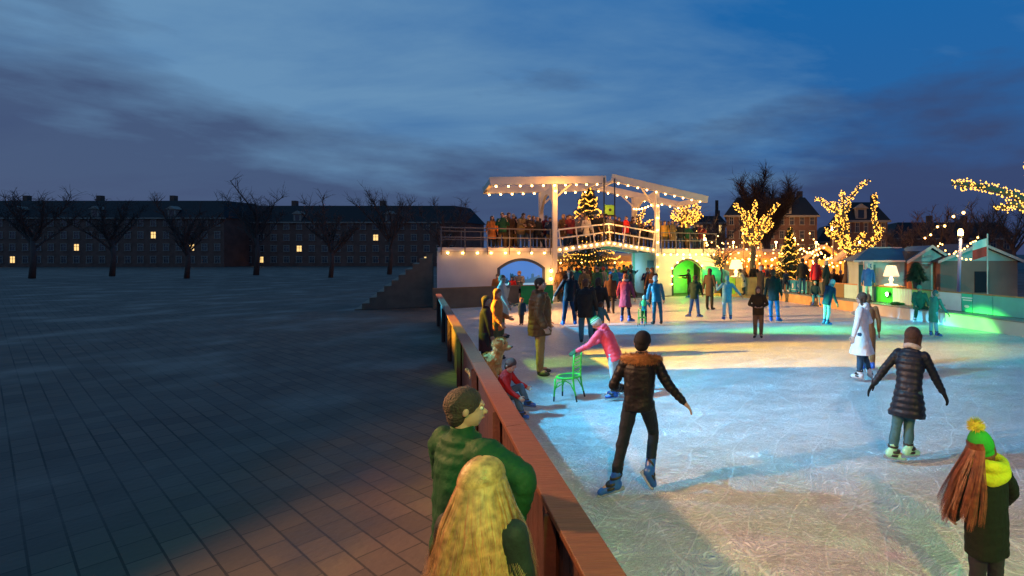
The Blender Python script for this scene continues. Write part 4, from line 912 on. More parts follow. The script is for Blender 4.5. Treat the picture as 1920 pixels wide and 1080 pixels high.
def mk(b, name, m, vox, parent=None, sm=3, disp=0, key=None):
    if key and key in CACHE: 
        o = bpy.data.objects.new(name, CACHE[key].data if not isinstance(CACHE[key], bpy.types.Mesh) else CACHE[key]); C.objects.link(o); o.parent = parent
        BAKE.append((o, CACHE[key], m)); return o
    me = b.mesh(name, m, True); o = bpy.data.objects.new(name, me); C.objects.link(o)
    if parent: o.parent = parent
    r = o.modifiers.new('r', 'REMESH'); r.mode = 'VOXEL'; r.voxel_size = vox; r.use_smooth_shade = True
    if disp:
        tx = bpy.data.textures.get('folds%.3f' % vox) or bpy.data.textures.new('folds%.3f' % vox, 'CLOUDS'); tx.noise_scale = .09; tx.noise_depth = 2
        d = o.modifiers.new('d', 'DISPLACE'); d.texture = tx; d.strength = disp; d.mid_level = .5; d.texture_coords = 'LOCAL'
    if sm: s = o.modifiers.new('s', 'SMOOTH'); s.iterations = sm; s.factor = .5
    if key: CACHE[key] = o
    BAKE.append((o, None, m)); return o
def hand(b, J, k, h, sg, curl=.35, fingers=True):
    w = J['wr' + k]; f = J['fd' + k].normalized(); thumbdir = (J['fwd'] - f*J['fwd'].dot(f))
    if thumbdir.length < .2: thumbdir = V((0, 0, 1)) - f*f.z
    th = thumbdir.normalized(); pn = f.cross(th).normalized()   # palm normal
    if pn.dot(J['side'])*sg > 0: pn = -pn
    L_ = .105*h; pc = w + f*L_*.48
    M = Matrix((th, pn, f)).transposed()
    b.caps(w - f*.02*h, w + f*.01*h, .0165*h, .0165*h)
    b.ell(w + f*L_*.27, (.024*h, .012*h, .034*h), M)
    if not fingers: b.ell(w + f*L_*.68, (.021*h, .012*h, .036*h), M); b.caps(w + f*L_*.15 + th*.018*h, w + f*L_*.5 + th*.033*h, .008*h, .006*h); return
    for i, (off, ln) in enumerate(((.0175, .80), (.006, .9), (-.006, .86), (-.017, .70))):
        p = w + f*L_*.46 + th*off*h; d = (f + th*off*7*.6).normalized(); c = curl*(1 + .15*i)
        for q, s_ in enumerate((.22, .17, .13)):
            d2 = (Matrix.Rotation(0, 3, 'Z') @ d) * math.cos(c*(q + .6)*.7) + pn*math.sin(c*(q + .6)*.7); p2 = p + d2.normalized()*L_*s_*ln*1.15; b.caps(p, p2, (.0062 - .0006*q)*h, (.0058 - .0007*q)*h, 8); p = p2
    p = w + f*L_*.12 + th*.016*h; p2 = p + (f*.7 + th*.7 + pn*.2).normalized()*L_*.26; p3 = p2 + (f*.95 + th*.3 + pn*.2).normalized()*L_*.22
    b.caps(p, p2, .0085*h, .0072*h, 8); b.caps(p2, p3, .007*h, .0055*h, 8)
def head(b, J, h, k=1.0):
    c, f, u, s = J['hc'], J['face'], J['hd'], J['hs']; M = Matrix((s, f, u)).transposed(); h = h*k
    b.ell(c + u*.012*h - f*.006*h, (.045*h, .056*h, .055*h), M, 18, 12)
    b.ell(c + f*.012*h - u*.022*h, (.036*h, .042*h, .046*h), M, 16, 10)
    b.ell(c + f*.028*h - u*.052*h, (.019*h, .016*h, .012*h), M)                       # chin
    b.caps(c + f*.047*h + u*.002*h, c + f*.060*h - u*.018*h, .0045*h, .0085*h, 8)      # nose
    b.caps(c + f*.050*h + u*.012*h - s*.026*h, c + f*.050*h + u*.012*h + s*.026*h, .006*h, .006*h, 8)  # brow
    b.caps(c + f*.050*h - u*.034*h - s*.010*h, c + f*.050*h - u*.034*h + s*.010*h, .0045*h, .0045*h, 8) # mouth
    for q in (-1, 1): b.ell(c + s*q*.047*h - u*.004*h - f*.004*h, (.007*h, .011*h, .016*h), M, 10, 7)
    b.caps(J['nb'] - J['t2']*.03*h, c - u*.03*h - f*.008*h, .031*h, .028*h)
def face_bits(J, h, e, k=1.0):
    c, f, u, s = J['hc'], J['face'], J['hd'], J['hs']; h *= k
    for q in (-1, 1):
        b = MB(); p = c + s*q*.017*h + f*.0445*h + u*.001*h; b.ell(p, (.0078*h,)*3, None, 10, 7, m=0); b.ell(p + f*.0052*h, (.0042*h,)*3, None, 8, 6, m=1); b.build('eye', [EYE, PUP], e, True)
    b = MB(); b.caps(c + f*.0545*h - u*.034*h - s*.011*h, c + f*.0545*h - u*.034*h + s*.011*h, .0026*h, .0026*h, 6); b.build('mouth', LIP, e, True)
def person(loc, h, pose, wear, label, vox=.012, key=None, rz=0, fine=False, group=None, k=1.0):
    """wear: jacket colour etc. Every garment is a mesh of its own over one continuous body."""
    J = solve(pose, h); e = empty('person', loc, R(rz), label, 'person', group); W_ = wear
    K = lambda n: (key + n) if key else None
    hk = W_.get('headk', k)
    b = MB(); head(b, J, h, hk)
    b.loft([ring(J, lerp(J['pel'], J['chest'], t), t*.5, rx*h, ry*h) for t, rx, ry in ((-.3, .06, .05), (0, .085, .06), (.5, .07, .052), (1, .085, .06))] + [ring(J, lerp(J['chest'], J['nb'], t), .5 + t*.5, rx*h, ry*h) for t, rx, ry in ((.4, .09, .06), (.75, .08, .05), (1, .04, .035))])
    for kx, sg in (('R', 1), ('L', -1)):
        b.caps(J['sh' + kx], J['el' + kx], .030*h, .024*h); b.caps(J['el' + kx], J['wr' + kx], .024*h, .016*h)
        b.caps(J['hp' + kx], J['kn' + kx], .050*h, .032*h); b.caps(J['kn' + kx], J['an' + kx], .033*h, .022*h); b.caps(J['an' + kx], J['an' + kx] + J['ft' + kx]*.06*h, .022*h, .018*h)
        if not W_.get('gloves'): hand(b, J, kx, h, sg, W_.get('curl', .4), vox < .014)
    mk(b, 'body', W_.get('skin', M_skin), vox*.62 if vox < .014 else vox*.8, e, 1, key=K('b'))
    if vox < .014 and W_.get('face', True): face_bits(J, h, e, hk)
    if W_.get('gloves'):
        for kx, sg in (('R', 1), ('L', -1)):
            g_ = MB(); hand(g_, J, kx, h*1.12, sg, .3, vox < .014); g_.caps(J['wr' + kx] - J['fd' + kx]*.03*h, J['wr' + kx], .024*h, .022*h); mk(g_, 'glove', cloth(W_['gloves']), vox*.7, e, 1, key=K('g' + kx))
    # trousers
    tr = W_.get('leg_r', 1.0); b = MB()
    b.loft([ring(J, J['pel'] + J['t']*z*h, 0, rx*h*W_.get('hipk', 1), ry*h) for z, rx, ry in ((-.055, .075, .058), (-.02, .098, .070), (.02, .094, .068), (.055, .082, .060))])
    for kx, sg in (('R', 1), ('L', -1)):
        hp, kn, an = J['hp' + kx], J['kn' + kx], J['an' + kx]; b.caps(hp, kn, .060*h*tr, .042*h*tr); b.caps(kn, lerp(kn, an, .5), .041*h*tr, .040*h*tr); b.caps(lerp(kn, an, .5), lerp(kn, an, .94), .040*h*tr, .031*h*tr*W_.get('cuff', 1))
        if W_.get('knee', True): b.ell(kn + J['ft' + kx]*.008*h, (.034*h, .034*h, .04*h))
    if 'legs' in W_: mk(b, 'trousers', cloth(W_['legs'], W_.get('legrough', .85)), vox, e, 2, disp=.012*h if vox < .014 else 0, key=K('t'))
    # jacket
    hem = W_.get('hem', .06); puff = W_.get('puff', 0); jk = W_.get('jk', 1.0); flare = W_.get('flare', 0); b = MB(); rr = []
    path = []
    nst = 44 if puff and vox < .014 else 22
    for i in range(nst + 1):
        t = i/nst; z = lerp(-hem, .325, t)
        if z < 0:
            dn = lerp(J['t'], V((0, 0, 1)), min(1, -z/.12)*.85).normalized() if hem > .1 else J['t']
            legm = (J['knR'] + J['knL'])/2 - J['pel']; dn = lerp(dn, -legm.normalized(), min(1, -z/.2)*.5).normalized() if hem > .1 else dn
            c = J['pel'] + dn*z*h; w_ = 0; rx, ry = .102 + flare*(-z)/.25, .080 + flare*(-z)/.25*.9
        elif z < .19: q = z/.19; c = lerp(J['pel'], J['chest'], q); w_ = q*.5; rx = lerp(.100, .108, q) - .012*W_.get('waist', 0)*math.sin(math.pi*q); ry = lerp(.078, .076, q) - .008*W_.get('waist', 0)*math.sin(math.pi*q)
        else:
            q = (z - .19)/.135; c = lerp(J['chest'], J['nb'], q); w_ = .5 + q*.5
            rx = (.106, .106, .098, .072, .042)[min(4, int(q*4.01))]; ry = (.076, .074, .064, .054, .044)[min(4, int(q*4.01))]
        if puff: a_ = 1 + puff*abs(math.sin(z/.048*math.pi*.5*2)) - puff*.4
        else: a_ = 1
        rr.append(ring(J, c, w_, rx*h*jk*a_, ry*h*jk*a_*W_.get('belly', 1)))
    b.loft(rr, 20, p=2.3)
    ar = W_.get('arm_r', 1.0)*(1.12 if puff else 1)
    for kx, sg in (('R', 1), ('L', -1)):
        sh, el, wr = J['sh' + kx], J['el' + kx], J['wr' + kx]
        if puff:
            for (p, q, r0, r1, n_) in ((sh, el, .038, .034, 5), (el, wr, .034, .026, 4)):
                for i in range(n_):
                    ta, tb_ = i/n_, (i + 1)/n_; b.caps(lerp(p, q, ta), lerp(p, q, tb_), lerp(r0, r1, ta)*h*ar*.92, lerp(r0, r1, tb_)*h*ar*.92); b.ell(lerp(p, q, (ta + tb_)/2), (lerp(r0, r1, ta)*h*ar*1.04,)*3)
        else:
            b.caps(sh, el, .038*h*ar, .033*h*ar); b.caps(el, lerp(el, wr, .94), .034*h*ar, .026*h*ar)
        b.ell(sh - J['t2']*.008*h - J['s2']*sg*.012*h, (.037*h*ar,)*3)
    b.loft([ring(J, J['nb'] + J['hd']*z*h, 1, r*h, r*h*.95) for z, r in ((-.02, .050), (.012, .043), (.030, .040), (.032, .030), (0, .030))])
    if W_.get('hood'):
        hc = J['nb'] - J['f2']*.045*h + J['t2']*.0*h; M = Matrix((J['s2'], J['f2'], J['t2'])).transposed()
        b.ell(hc, (.062*h, .036*h, .036*h), M); b.ell(hc - J['f2']*.012*h - J['t2']*.03*h, (.045*h, .028*h, .034*h), M)
    if W_.get('hoodup'):
        M = Matrix((J['hs'], J['face'], J['hd'])).transposed(); b.ell(J['hc'] - J['face']*.012*h + J['hd']*.010*h, (.060*h, .060*h, .070*h), M); b.caps(J['nb'], J['hc'] - J['face']*.02*h, .055*h, .055*h)
    j = mk(b, 'coat' if hem > .15 else 'jacket', cloth(W_['top'], W_.get('rough', .85)), vox, e, 3, disp=(.008 if puff > .03 else .013)*h if vox < .014 else 0, key=K('j'))
    # skates / shoes
    fk = W_.get('feet', 'skate'); fm = {'skate': M_skate, 'skateg': M_skateg, 'skatew': M_skatew, 'shoe': M_shoe}[fk]
    for kx in ('R', 'L'):
        an, f = J['an' + kx], J['ft' + kx]; sh_ = (J['an' + kx] - J['kn' + kx]).normalized(); up = -sh_
        u2 = (V((0, 0, 1)) - f*f.z)
        if u2.length < .35 or P_lift(J, kx, h): u2 = up - f*up.dot(f)
        u2.normalize(); x = f.cross(u2).normalized(); M = Matrix((x, f, u2)).transposed(); b = MB()
        if fk == 'shoe':
            b.ell(an + f*.045*h - u2*.022*h, (.028*h, .075*h, .026*h), M); b.caps(an, an + up*.02*h, .028*h, .03*h); mk(b, 'shoe', fm, vox*.8, e, 1, key=K('s' + kx))
        else:
            b.caps(an + up*.075*h, an, .034*h, .034*h); b.ell(an + f*.038*h - u2*.012*h, (.030*h, .070*h, .026*h), M); b.ell(an + f*.080*h - u2*.016*h, (.026*h, .030*h, .022*h), M); b.ell(an - f*.015*h, (.032*h, .034*h, .036*h), M)
            s_ = mk(b, 'skate', fm, vox*.75, e, 1, key=K('s' + kx))
            bl = MB(); z0 = -.047*h; 
            bl.add([an + f*a*h + u2*z*h + x*q*.0025 for q in (-1, 1) for a, z in ((-.055, -.020), (.105, -.020), (.118, -.038), (.105, -.050), (-.055, -.050), (-.06, -.04))], [(0,1,2,3,4,5), (11,10,9,8,7,6)] + [(i, (i + 1) % 6, (i + 1) % 6 + 6, i + 6) for i in range(6)])
            bl.build('blade', M_blade, s_)
            if vox < .014:
                for z, n_ in ((.055, 'strap'), (.02, 'strap'), (-.005, 'strap')):
                    st = MB(); cc = an + up*z*h + f*(.02 if z < .03 else 0)*h
                    st.loft([(cc - up*.008*h, x, f, .037*h, .040*h), (cc + up*.008*h, x, f, .037*h, .040*h)], 14); st.build(n_, M_shoe, s_, True)
    # hair / hat
    c, f, u, s = J['hc'], J['face'], J['hd'], J['hs']; M = Matrix((s, f, u)).transposed(); hh = h*hk
    if W_.get('hat') is not None:
        b = MB(); b.ell(c + u*.024*hh - f*.004*hh, (.054*hh, .064*hh, .058*hh), M, 18, 12); b.loft([(c + u*z*hh - f*.004*hh, s, f, r*hh, r*1.16*hh) for z, r in ((-.006, .050), (.006, .056), (.026, .056), (.03, .050))], 18)
        b.ell(c - f*.02*hh - u*.012*hh, (.048*hh, .042*hh, .042*hh), M)
        hat = mk(b, 'hat', cloth(W_['hat'], W_.get('hatrough', .85)), vox*.8, e, 2, key=K('h'))
        if W_.get('pom'):
            pm = MB(); pc = c + u*.10*hh; rnd = random.Random(5); pm.ell(pc, (.026*hh,)*3)
            for i in range(420):
                d = V((rnd.gauss(0, 1), rnd.gauss(0, 1), rnd.gauss(0, 1))).normalized(); x_ = d.orthogonal().normalized()*.0022*hh
                pm.add([pc + d*.022*hh - x_, pc + d*.022*hh + x_, pc + d*rnd.uniform(.038, .048)*hh], [(0,1,2)])
            pm.build('pompom', cloth(W_['pom']), hat)
    if W_.get('hair') is not None:
        b = MB(); hl = W_.get('hairlen', 0)
        if W_.get('hat') is None: b.ell(c + u*.020*hh - f*.012*hh, (.053*hh, .060*hh, .057*hh), M, 18, 12)
        b.ell(c - f*.026*hh - u*(.010 if W_.get('hat') is None else .03)*hh, (.046*hh, .036*hh, (.050 if W_.get('hat') is None else .034)*hh), M)
        if hl:
            z_ = .02 if W_.get('hat') is None else -.03; b.loft([(c - f*(.022 + .012*q)*hh + u*(z_ - q*hl)*hh, s, f, (.046 - .012*q)*hh, (.036 - .014*q)*hh) for q in (0, .25, .5, .75, 1)], 16)
            for sg in (-1, 1): b.caps(c + s*sg*.044*hh + u*.02*hh, c + s*sg*.044*hh - u*min(hl, .09)*hh - f*.01*hh, .016*hh, .014*hh)
        mk(b, 'hair', mat('hair_%.2f_%.2f' % W_['hair'][:2], W_['hair'], .7, 0, .8, 90, .35, 22), vox*.8, e, 2, key=K('r'))
    if W_.get('scarf'):
        b = MB(); n = 14
        for i in range(n): 
            a0, a1 = 6.283*i/n, 6.283*(i + 1)/n; q = lambda a: J['nb'] + J['hd']*.018*h + (J['s2']*math.cos(a)*.050 + J['f2']*math.sin(a)*.046)*h + V((0, 0, .006*h*math.sin(a*3)))
            b.caps(q(a0), q(a1), .023*h, .023*h, 8)
        mk(b, 'scarf', cloth(W_['scarf']), vox*.9, e, 2, key=K('c'))
    if W_.get('pack'):
        b = MB(); M2 = Matrix((J['s2'], J['f2'], J['t2'])).transposed(); pc = J['chest'] + J['t2']*.03*h - J['f2']*.12*h
        b.ell(pc, (.085*h, .05*h, .125*h), M2); b.ell(pc - J['f2']*.04*h - J['t2']*.04*h, (.06*h, .03*h, .055*h), M2); mk(b, 'backpack', cloth(W_['pack']), vox, e, 3, key=K('p'))
    return e, J
def P_lift(J, k, h): return J['an' + k].z > min(J['anR'].z, J['anL'].z) + .06*h
def finish_bake():
    dg = bpy.context.evaluated_depsgraph_get(); done = {}
    for o, src, m in BAKE:
        if src is None:
            me = bpy.data.meshes.new_from_object(o.evaluated_get(dg)); done[o.name] = me
    for o, src, m in BAKE:
        if src is None:
            o.modifiers.clear(); o.data = done[o.name]
            o.data.materials.clear(); o.data.materials.append(m)
            for p in o.data.polygons: p.use_smooth = True; p.material_index = 0
    for o, src, m in BAKE:
        if src is not None:
            o.data = src.data; o.material_slots[0].link = 'OBJECT'; o.material_slots[0].material = m

# ---- individually posed people in the foreground and middle distance
def G(px, py): return gp(px, py)
# boy with fur-trimmed hood skating away
e, J = person(G(1152, 932), 1.62, dict(yaw=4, sole=.075, sw=.10, torsok=.92, legk=1.08, torso=(.03, .05, 1), torso2=(.06, .08, 1), head=(.05, .06, 1), face=(0, 1, -.15),
    aR=((.50, .0, -.95), (.66, .12, -.75)), aL=((-.42, -.05, -.85), (.28, .75, -.35)), hR=(.62, .25, -.75),
    lL=((-.20, -.06, -1), (-.18, -.12, -1)), lR=((.10, .50, -.9), (-.02, -.55, -.85)), fL=(-.72, -.25, -.12), fR=(.30, .30, -.70), plant='L'),
    dict(top=(.007, .006, .008), legs=(.010, .014, .024), hat=(.012, .012, .014), feet='skate', hem=.045, puff=.012, belly=1.0, rough=.5, jk=.93, arm_r=.86, legrough=.75, leg_r=.9, curl=.25),
    'skater in black with a tan fur collar and black beanie gliding away in front', .009)
# fur trim: short hairs round the hood
def fur(J, h, e, col, n=2600, w=.108, name='fur_trim'):
    rnd = random.Random(4); b = MB(); c0 = J['nb'] - J['f2']*.052*h - J['t2']*.012*h
    for i in range(n):
        t = rnd.uniform(-1, 1); p = c0 + J['s2']*t*w*h + J['f2']*(.070*t*t)*h + J['t2']*(.015 - .012*t*t)*h
        d = (V((rnd.gauss(0, 1), rnd.gauss(0, 1), rnd.gauss(0, 1))).normalized() - J['f2']*.55 - J['t2']*.25).normalized(); x = d.cross(V((0, .3, 1))).normalized()*.0034
        p = p - J['t2']*.012*h + d*rnd.uniform(.012, .026)*h; q = p + d*rnd.uniform(.016, .032)*h + V((0, 0, -.008)); b.add([p - x, p + x, q], [(0,1,2)])
    b.build(name, mat('tan_fur', col, .8, var=.4, vscale=14), e)
    c = MB()
    for i in range(11):
        ta, tb_ = -1 + 2*i/11, -1 + 2*(i + 1)/11; g_ = lambda t: c0 + J['s2']*t*w*.95*h + J['f2']*(.070*t*t)*h + J['t2']*(.012 - .012*t*t)*h
        c.caps(g_(ta) - J['t2']*.012*h, g_(tb_) - J['t2']*.012*h, .030*h, .030*h, 8)
    c.build('fur_backing', mat('tan_fur', col), e, True)
fur(J, 1.6, e, (.34, .16, .05), 5200, .118)
# woman in the black quilted coat, arms out
e, J = person(G(1672, 868), 1.56, dict(yaw=-42, sole=.075, torso=(.12, .18, 1), torso2=(.20, .22, 1), head=(.14, .15, 1), face=(.8, .8, -.25), twist=4,
    aL=((-.70, -.12, -.75), (-.48, .05, -.70)), aR=((.42, .05, -.85), (.46, .0, -.85)),
    lL=((-.16, .0, -1), (-.26, -.20, -1)), lR=((-.06, .38, -1), (-.20, -.45, -1)), fL=(.75, -.18, -.08), fR=(.70, .25, -.05), plant='L', sw=.10),
    dict(top=(.010, .014, .026), legs=(.045, .12, .15), hair=(.05, .025, .018), hairlen=.05, feet='skateg', hem=.20, flare=.05, puff=.10, rough=.42, gloves=(.012, .012, .014), scarf=(.38, .36, .34), waist=.6, headk=1.2, jk=1.0, arm_r=.9),
    'skater in a black quilted coat and grey scarf, arms spread, on pale green skates', .009)
# woman in the white coat
e, J = person(G(1612, 716), 1.68, dict(yaw=62, sole=.075, torso=(.03, 0, 1), head=(-.05, .03, 1), face=(-.9, .45, .0),
    aL=((-.30, -.35, -.9), (-.35, -.4, -.9)), aR=((.35, .1, -.8), (-.30, .25, .15)), lL=((-.02, 0, -1), (-.02, 0, -1)), lR=((.10, .1, -1), (.26, -.05, -1)), fL=(-.7, .5, 0), fR=(.35, .5, -.3)),
    dict(top=(.78, .78, .76), legs=(.03, .07, .12), hair=(.09, .06, .04), hairlen=.07, feet='skatew', hem=.235, flare=.075, rough=.75, hood=True, arm_r=1.1),
    'skater in a long white hooded coat and dark trousers, her back half turned', .011)
# orange-brown figure right behind the white coat
person(at(1636, 716, 10.6)*1 - V((0, 0, at(1636, 716, 10.6).z)), 1.62, dict(body_frame=True, yaw=0), dict(top=(.30, .15, .06), legs=(.26, .13, .05), hair=(.2, .12, .05), hem=.25, flare=.01, feet='skate', jk=.86),
       'skater in ginger brown clothes mostly hidden behind the white coat', .02)
# girl in pink pushing the green chair
PK = G(1152, 752)
e, J = person(PK, 1.44, dict(yaw=78, sole=.075, torso=(-.42, .05, 1), torso2=(-.62, .05, .9), head=(-.60, .0, .85), face=(-.75, .0, -.70),
    aL=((-.60, -.25, -.80), (-.90, -.10, -.42)), aR=((-.50, .25, -.85), (-.95, .05, -.35)), lL=((.10, -.06, -1), (.05, .0, -1)), lR=((.02, .1, -1), (-.03, .0, -1)), fL=(-1, -.12, -.05), fR=(-1, .1, -.05)),
    dict(top=(.85, .09, .14), legs=(.30, .52, .62), hat=(.55, .66, .62), feet='skate', hem=.10, puff=.035, rough=.5, hood=True, curl=1.0, leg_r=.92, hatrough=.35, gloves=(.03, .10, .05)),
    'girl in a bright pink jacket leaning forward with both hands on the green chair', .009)
hb = MB(); c, f, u, s = J['hc'], J['face'], J['hd'], J['hs']
for i in range(3):
    hb.loft([(c + u*z*1.44 - f*.004*1.44 + s*(i - 1)*.0, s, f, r*1.44, r*1.18*1.44) for z, r in ((.030 + i*.02, .0565 - i*.006), (.038 + i*.02, .0545 - i*.006))], 18)
hb.build('hat_stripe', cloth((.02, .45, .12)), e)
handp = PK + (J['wrL'] + J['wrR'])/2 + (J['fdL'] + J['fdR'])/2*.09
# green chair
M_chair = mat('green_painted_wood', (.06, .62, .05), .4, 0, .15, 30, .18, 8); M_chaird = mat('black_chair_foot', (.015, .02, .015), .6)
def chair(loc, rz, sc, label):
    e = empty('chair', loc, rz, label, 'chair'); e.scale = (sc,)*3   # +x = the back side
    def P(*p): return V(p)
    b = MB(); n = 18; so = [[V((math.cos(t)*r*.235 - .0, math.sin(t)*r*.22, z)) for t in [6.283*k/n for k in range(n)]] for r, z in ((1, .445), (1.05, .455), (1.05, .475), (1, .485), (.86, .482), (.84, .46), (.9, .445))]
    b.rings(so + [so[0]], False); b.build('seat_frame', M_chair, e, True)
    b = MB(); b.loft([((0, 0, .470), (1,0,0), (0,1,0), .200, .190), ((0, 0, .474), (1,0,0), (0,1,0), .200, .190)], 18); b.build('seat', mat('dark_cane', (.04, .12, .04), .6, 0, .6, 60), e)
    for y in (-1, 1):
        q = MB(); q.tube([P(-.20, y*.16, .45), P(-.215, y*.185, .10)], [.019, .017], 8); l = q.build('leg', M_chair, e, True); MB().tube([P(-.215, y*.185, .10), P(-.22, y*.19, 0)], [.0175, .016], 8).build('foot', M_chaird, l)
        q = MB(); q.tube([P(.20, y*.165, .96), P(.185, y*.175, .75), P(.175, y*.175, .46), P(.20, y*.18, .25), P(.235, y*.185, .12)], [.016, .018, .021, .019, .017], 8); l = q.build('back_leg', M_chair, e, True); MB().tube([P(.235, y*.185, .12), P(.262, y*.19, 0)], [.0175, .016], 8).build('foot', M_chaird, l)
        MB().tube([P(-.205, y*.17, .22), P(-.15, y*.175, .36), P(0, y*.18, .42), P(.12, y*.178, .36), P(.195, y*.18, .22)], .011, 7).build('side_bow', M_chair, e, True)
    MB().tube([P(.20, -.165, .95), P(.225, -.08, .985), P(.228, .08, .985), P(.20, .165, .95)], .018, 8).build('top_rail', M_chair, e, True)
    for i in range(5): MB().tube([P(.186, -.172, .58 + i*.07), P(.205, 0, .585 + i*.07), P(.186, .172, .58 + i*.07)], .011, 7).build('back_slat', M_chair, e, True)
    MB().tube([P(-.21, -.175, .25), P(-.17, 0, .28), P(-.21, .175, .25)], .010, 7).build('front_bow', M_chair, e, True)
    return e
cp = handp.copy(); cp.z = 0
chs = handp.z/.99
chair(cp - V((.215, -.02, 0))*chs, R(-6), chs*.98, 'green painted bentwood chair used as a skating aid, pushed by the girl in pink')

# man in the brown puffer, standing side on
e, J = person(V((-4.02, 10.05, 0)), 1.99, dict(yaw=-62, torso=(.02, -.02, 1), torso2=(-.01, .0, 1), head=(.0, .02, 1), face=(.85, -.12, -.12),
    aL=((-.05, .12, -1), (.55, .1, -.75)), aR=((-.10, -.20, -1), (.48, -.12, -.80)), lL=((.02, .05, -1), (-.02, 0, -1)), lR=((0, -.02, -1), (-.02, 0, -1)), fL=(.95, .1, 0), fR=(.95, -.22, 0)),
    dict(top=(.12, .055, .020), legs=(.34, .20, .07), hair=(.035, .022, .015), feet='shoe', hem=.115, puff=.03, rough=.5, hood=True, belly=1.28, jk=1.12, arm_r=1.18, leg_r=1.0, curl=.9, headk=.94),
    'man in a brown quilted jacket and tan trousers standing side-on with his hands in front', .011)
# man in black with jeans, back turned
person(G(1090, 646), 1.74, dict(yaw=4, sole=.075, torso=(.0, .06, 1), aL=((-.22, 0, -1), (-.10, .25, -1)), aR=((.24, 0, -1), (.10, .25, -1)), lL=((-.05, 0, -1), (.0, 0, -1)), lR=((.12, .05, -1), (.04, .0, -1))),
    dict(top=(.020, .018, .018), legs=(.05, .16, .24), hair=(.10, .04, .02), feet='shoe', hem=.13, jk=1.15, rough=.6, arm_r=1.1, leg_r=1.05, belly=1.1), 'broad man in a dark coat and blue jeans with his back turned, left of centre', .012)
# tall dark skater with arm back
person(G(1056, 613), 1.85, dict(yaw=30, sole=.075, torso=(.06, .08, 1), aL=((-.55, -.1, -.9), (-.50, -.1, -.9)), aR=((.25, .1, -1), (.2, .3, -.9)), lL=((-.08, 0, -1), (-.12, -.05, -1)), lR=((.16, .12, -1), (.16, -.2, -1))),
    dict(top=(.012, .014, .020), legs=(.02, .045, .09), hair=(.03, .02, .015), feet='skate', hem=.08, rough=.6), 'tall skater in dark clothes with one arm trailing low, left of the man in jeans', .013)
person(at(1128, 600, 14.6)*1 - V((0, 0, at(1128, 600, 14.6).z)), 1.78, dict(yaw=10, torso=(.02, .05, 1), aR=((.22, .0, -1), (.16, .2, -1)), aL=((-.1, .2, -1), (.1, .5, -.9))),
    dict(top=(.022, .018, .016), legs=(.02, .03, .05), hair=(.06, .03, .02), hairlen=.05, feet='shoe', hem=.14, rough=.6), 'dark-coated adult close behind the right shoulder of the man in jeans', .014)
person(G(1128, 642), 1.08, dict(yaw=-10, sole=.075, torso=(.1, .12, 1), face=(.2, 1, -.5), aL=((-.3, .2, -.9), (-.1, .4, -.9)), aR=((.3, .2, -.9), (.2, .5, -.7))),
    dict(top=(.05, .17, .22), legs=(.30, .17, .07), hair=(.13, .05, .02), feet='shoe', hem=.08, hood=True, headk=1.28, puff=.03), 'small child in a teal jacket in front of the man in jeans, facing away', .012, k=1.25)
# toddler, mothers at left
person(G(976, 609), .92, dict(yaw=185, torso=(0, -.02, 1), face=(.15, -1, 0), look=0, aL=((.2, 0, -1), (.15, -.05, -1)), aR=((-.45, 0, -.2), (-.5, 0, .35))),
    dict(top=(.03, .07, .09), legs=(.06, .06, .06), hair=(.35, .16, .05), feet='shoe', hem=.16, headk=1.45, leg_r=1.15, jk=1.15), 'toddler in a dark coat holding up an arm in front of the green board', .013, k=1.3)
person(at(932, 640, 11.6)*1 - V((0, 0, at(932, 640, 11.6).z)), 1.66, dict(yaw=-70, torso=(.03, 0, 1), face=(1, -.35, -.2), aL=((.0, .1, -1), (.55, .1, -.3)), aR=((-.05, -.15, -1), (.55, -.15, -.6))),
    dict(top=(.50, .17, .05), legs=(.07, .09, .05), hair=(.30, .12, .04), hairlen=.1, feet='shoe', hem=.12, hoodup=False, puff=.02), 'adult in a rust orange jacket and olive trousers at the left edge', .013)
person(at(941, 610, 14.5)*1 - V((0, 0, at(941, 610, 14.5).z)), 1.86, dict(yaw=-80, torso=(.0, 0, 1), face=(.8, -.5, .0), aL=((.15, .1, -.9), (.25, 0, 1)), aR=((.45, -.25, -.9), (.5, -.1, -.8))),
    dict(top=(.62, .48, .36), legs=(.12, .14, .05), hair=(.20, .08, .03), feet='shoe', hem=.20, flare=.03), 'parent in a cream coat reaching an arm towards the toddler', .014)
person(at(908, 640, 10.2)*1 - V((0, 0, at(908, 640, 10.2).z)), 1.62, dict(yaw=-60, face=(.9, -.3, -.1)), dict(top=(.07, .03, .03), legs=(.03, .03, .03), hair=(.16, .06, .03), hairlen=.08, feet='shoe', hem=.22),
    'person in a dark maroon coat at the extreme left edge beside the rust jacket', .016)
# mid-rink skaters
person(G(1166, 606), 1.72, dict(yaw=-8, sole=.075, torso=(.0, .03, 1), face=(-.6, .8, -.1), aL=((-.3, .1, -.9), (-.2, .6, -.7)), aR=((.3, 0, -1), (.26, .1, -1)), lL=((-.04, 0, -1), (-.06, 0, -1)), lR=((.08, 0, -1), (.12, 0, -1)), fR=(.8, .4, 0)),
    dict(top=(.30, .05, .10), legs=(.01, .02, .04), hair=(.25, .10, .04), feet='skate', hem=.22, flare=.04, scarf=(.6, .45, .4), leg_r=.85), 'woman in a burgundy coat and pale scarf on blue skates', .012)
person(G(1226, 611), 1.70, dict(yaw=30, sole=.075, torso=(-.10, .22, 1), torso2=(-.18, .35, .95), face=(-.4, .8, -.5), aL=((-.30, .2, -.9), (-.15, .3, -.9)), aR=((.25, .1, -1), (.1, .3, -.9)), lL=((-.02, .06, -1), (-.02, -.1, -1)), lR=((.14, .0, -1), (.08, -.12, -1))),
    dict(top=(.03, .18, .26), legs=(.02, .15, .20), hat=(.35, .48, .5), feet='shoe', hem=.08, puff=.03, rough=.3, waist=1, legrough=.35, leg_r=.9), 'person in a shiny teal puffer bending over the child with the green backpack', .012)
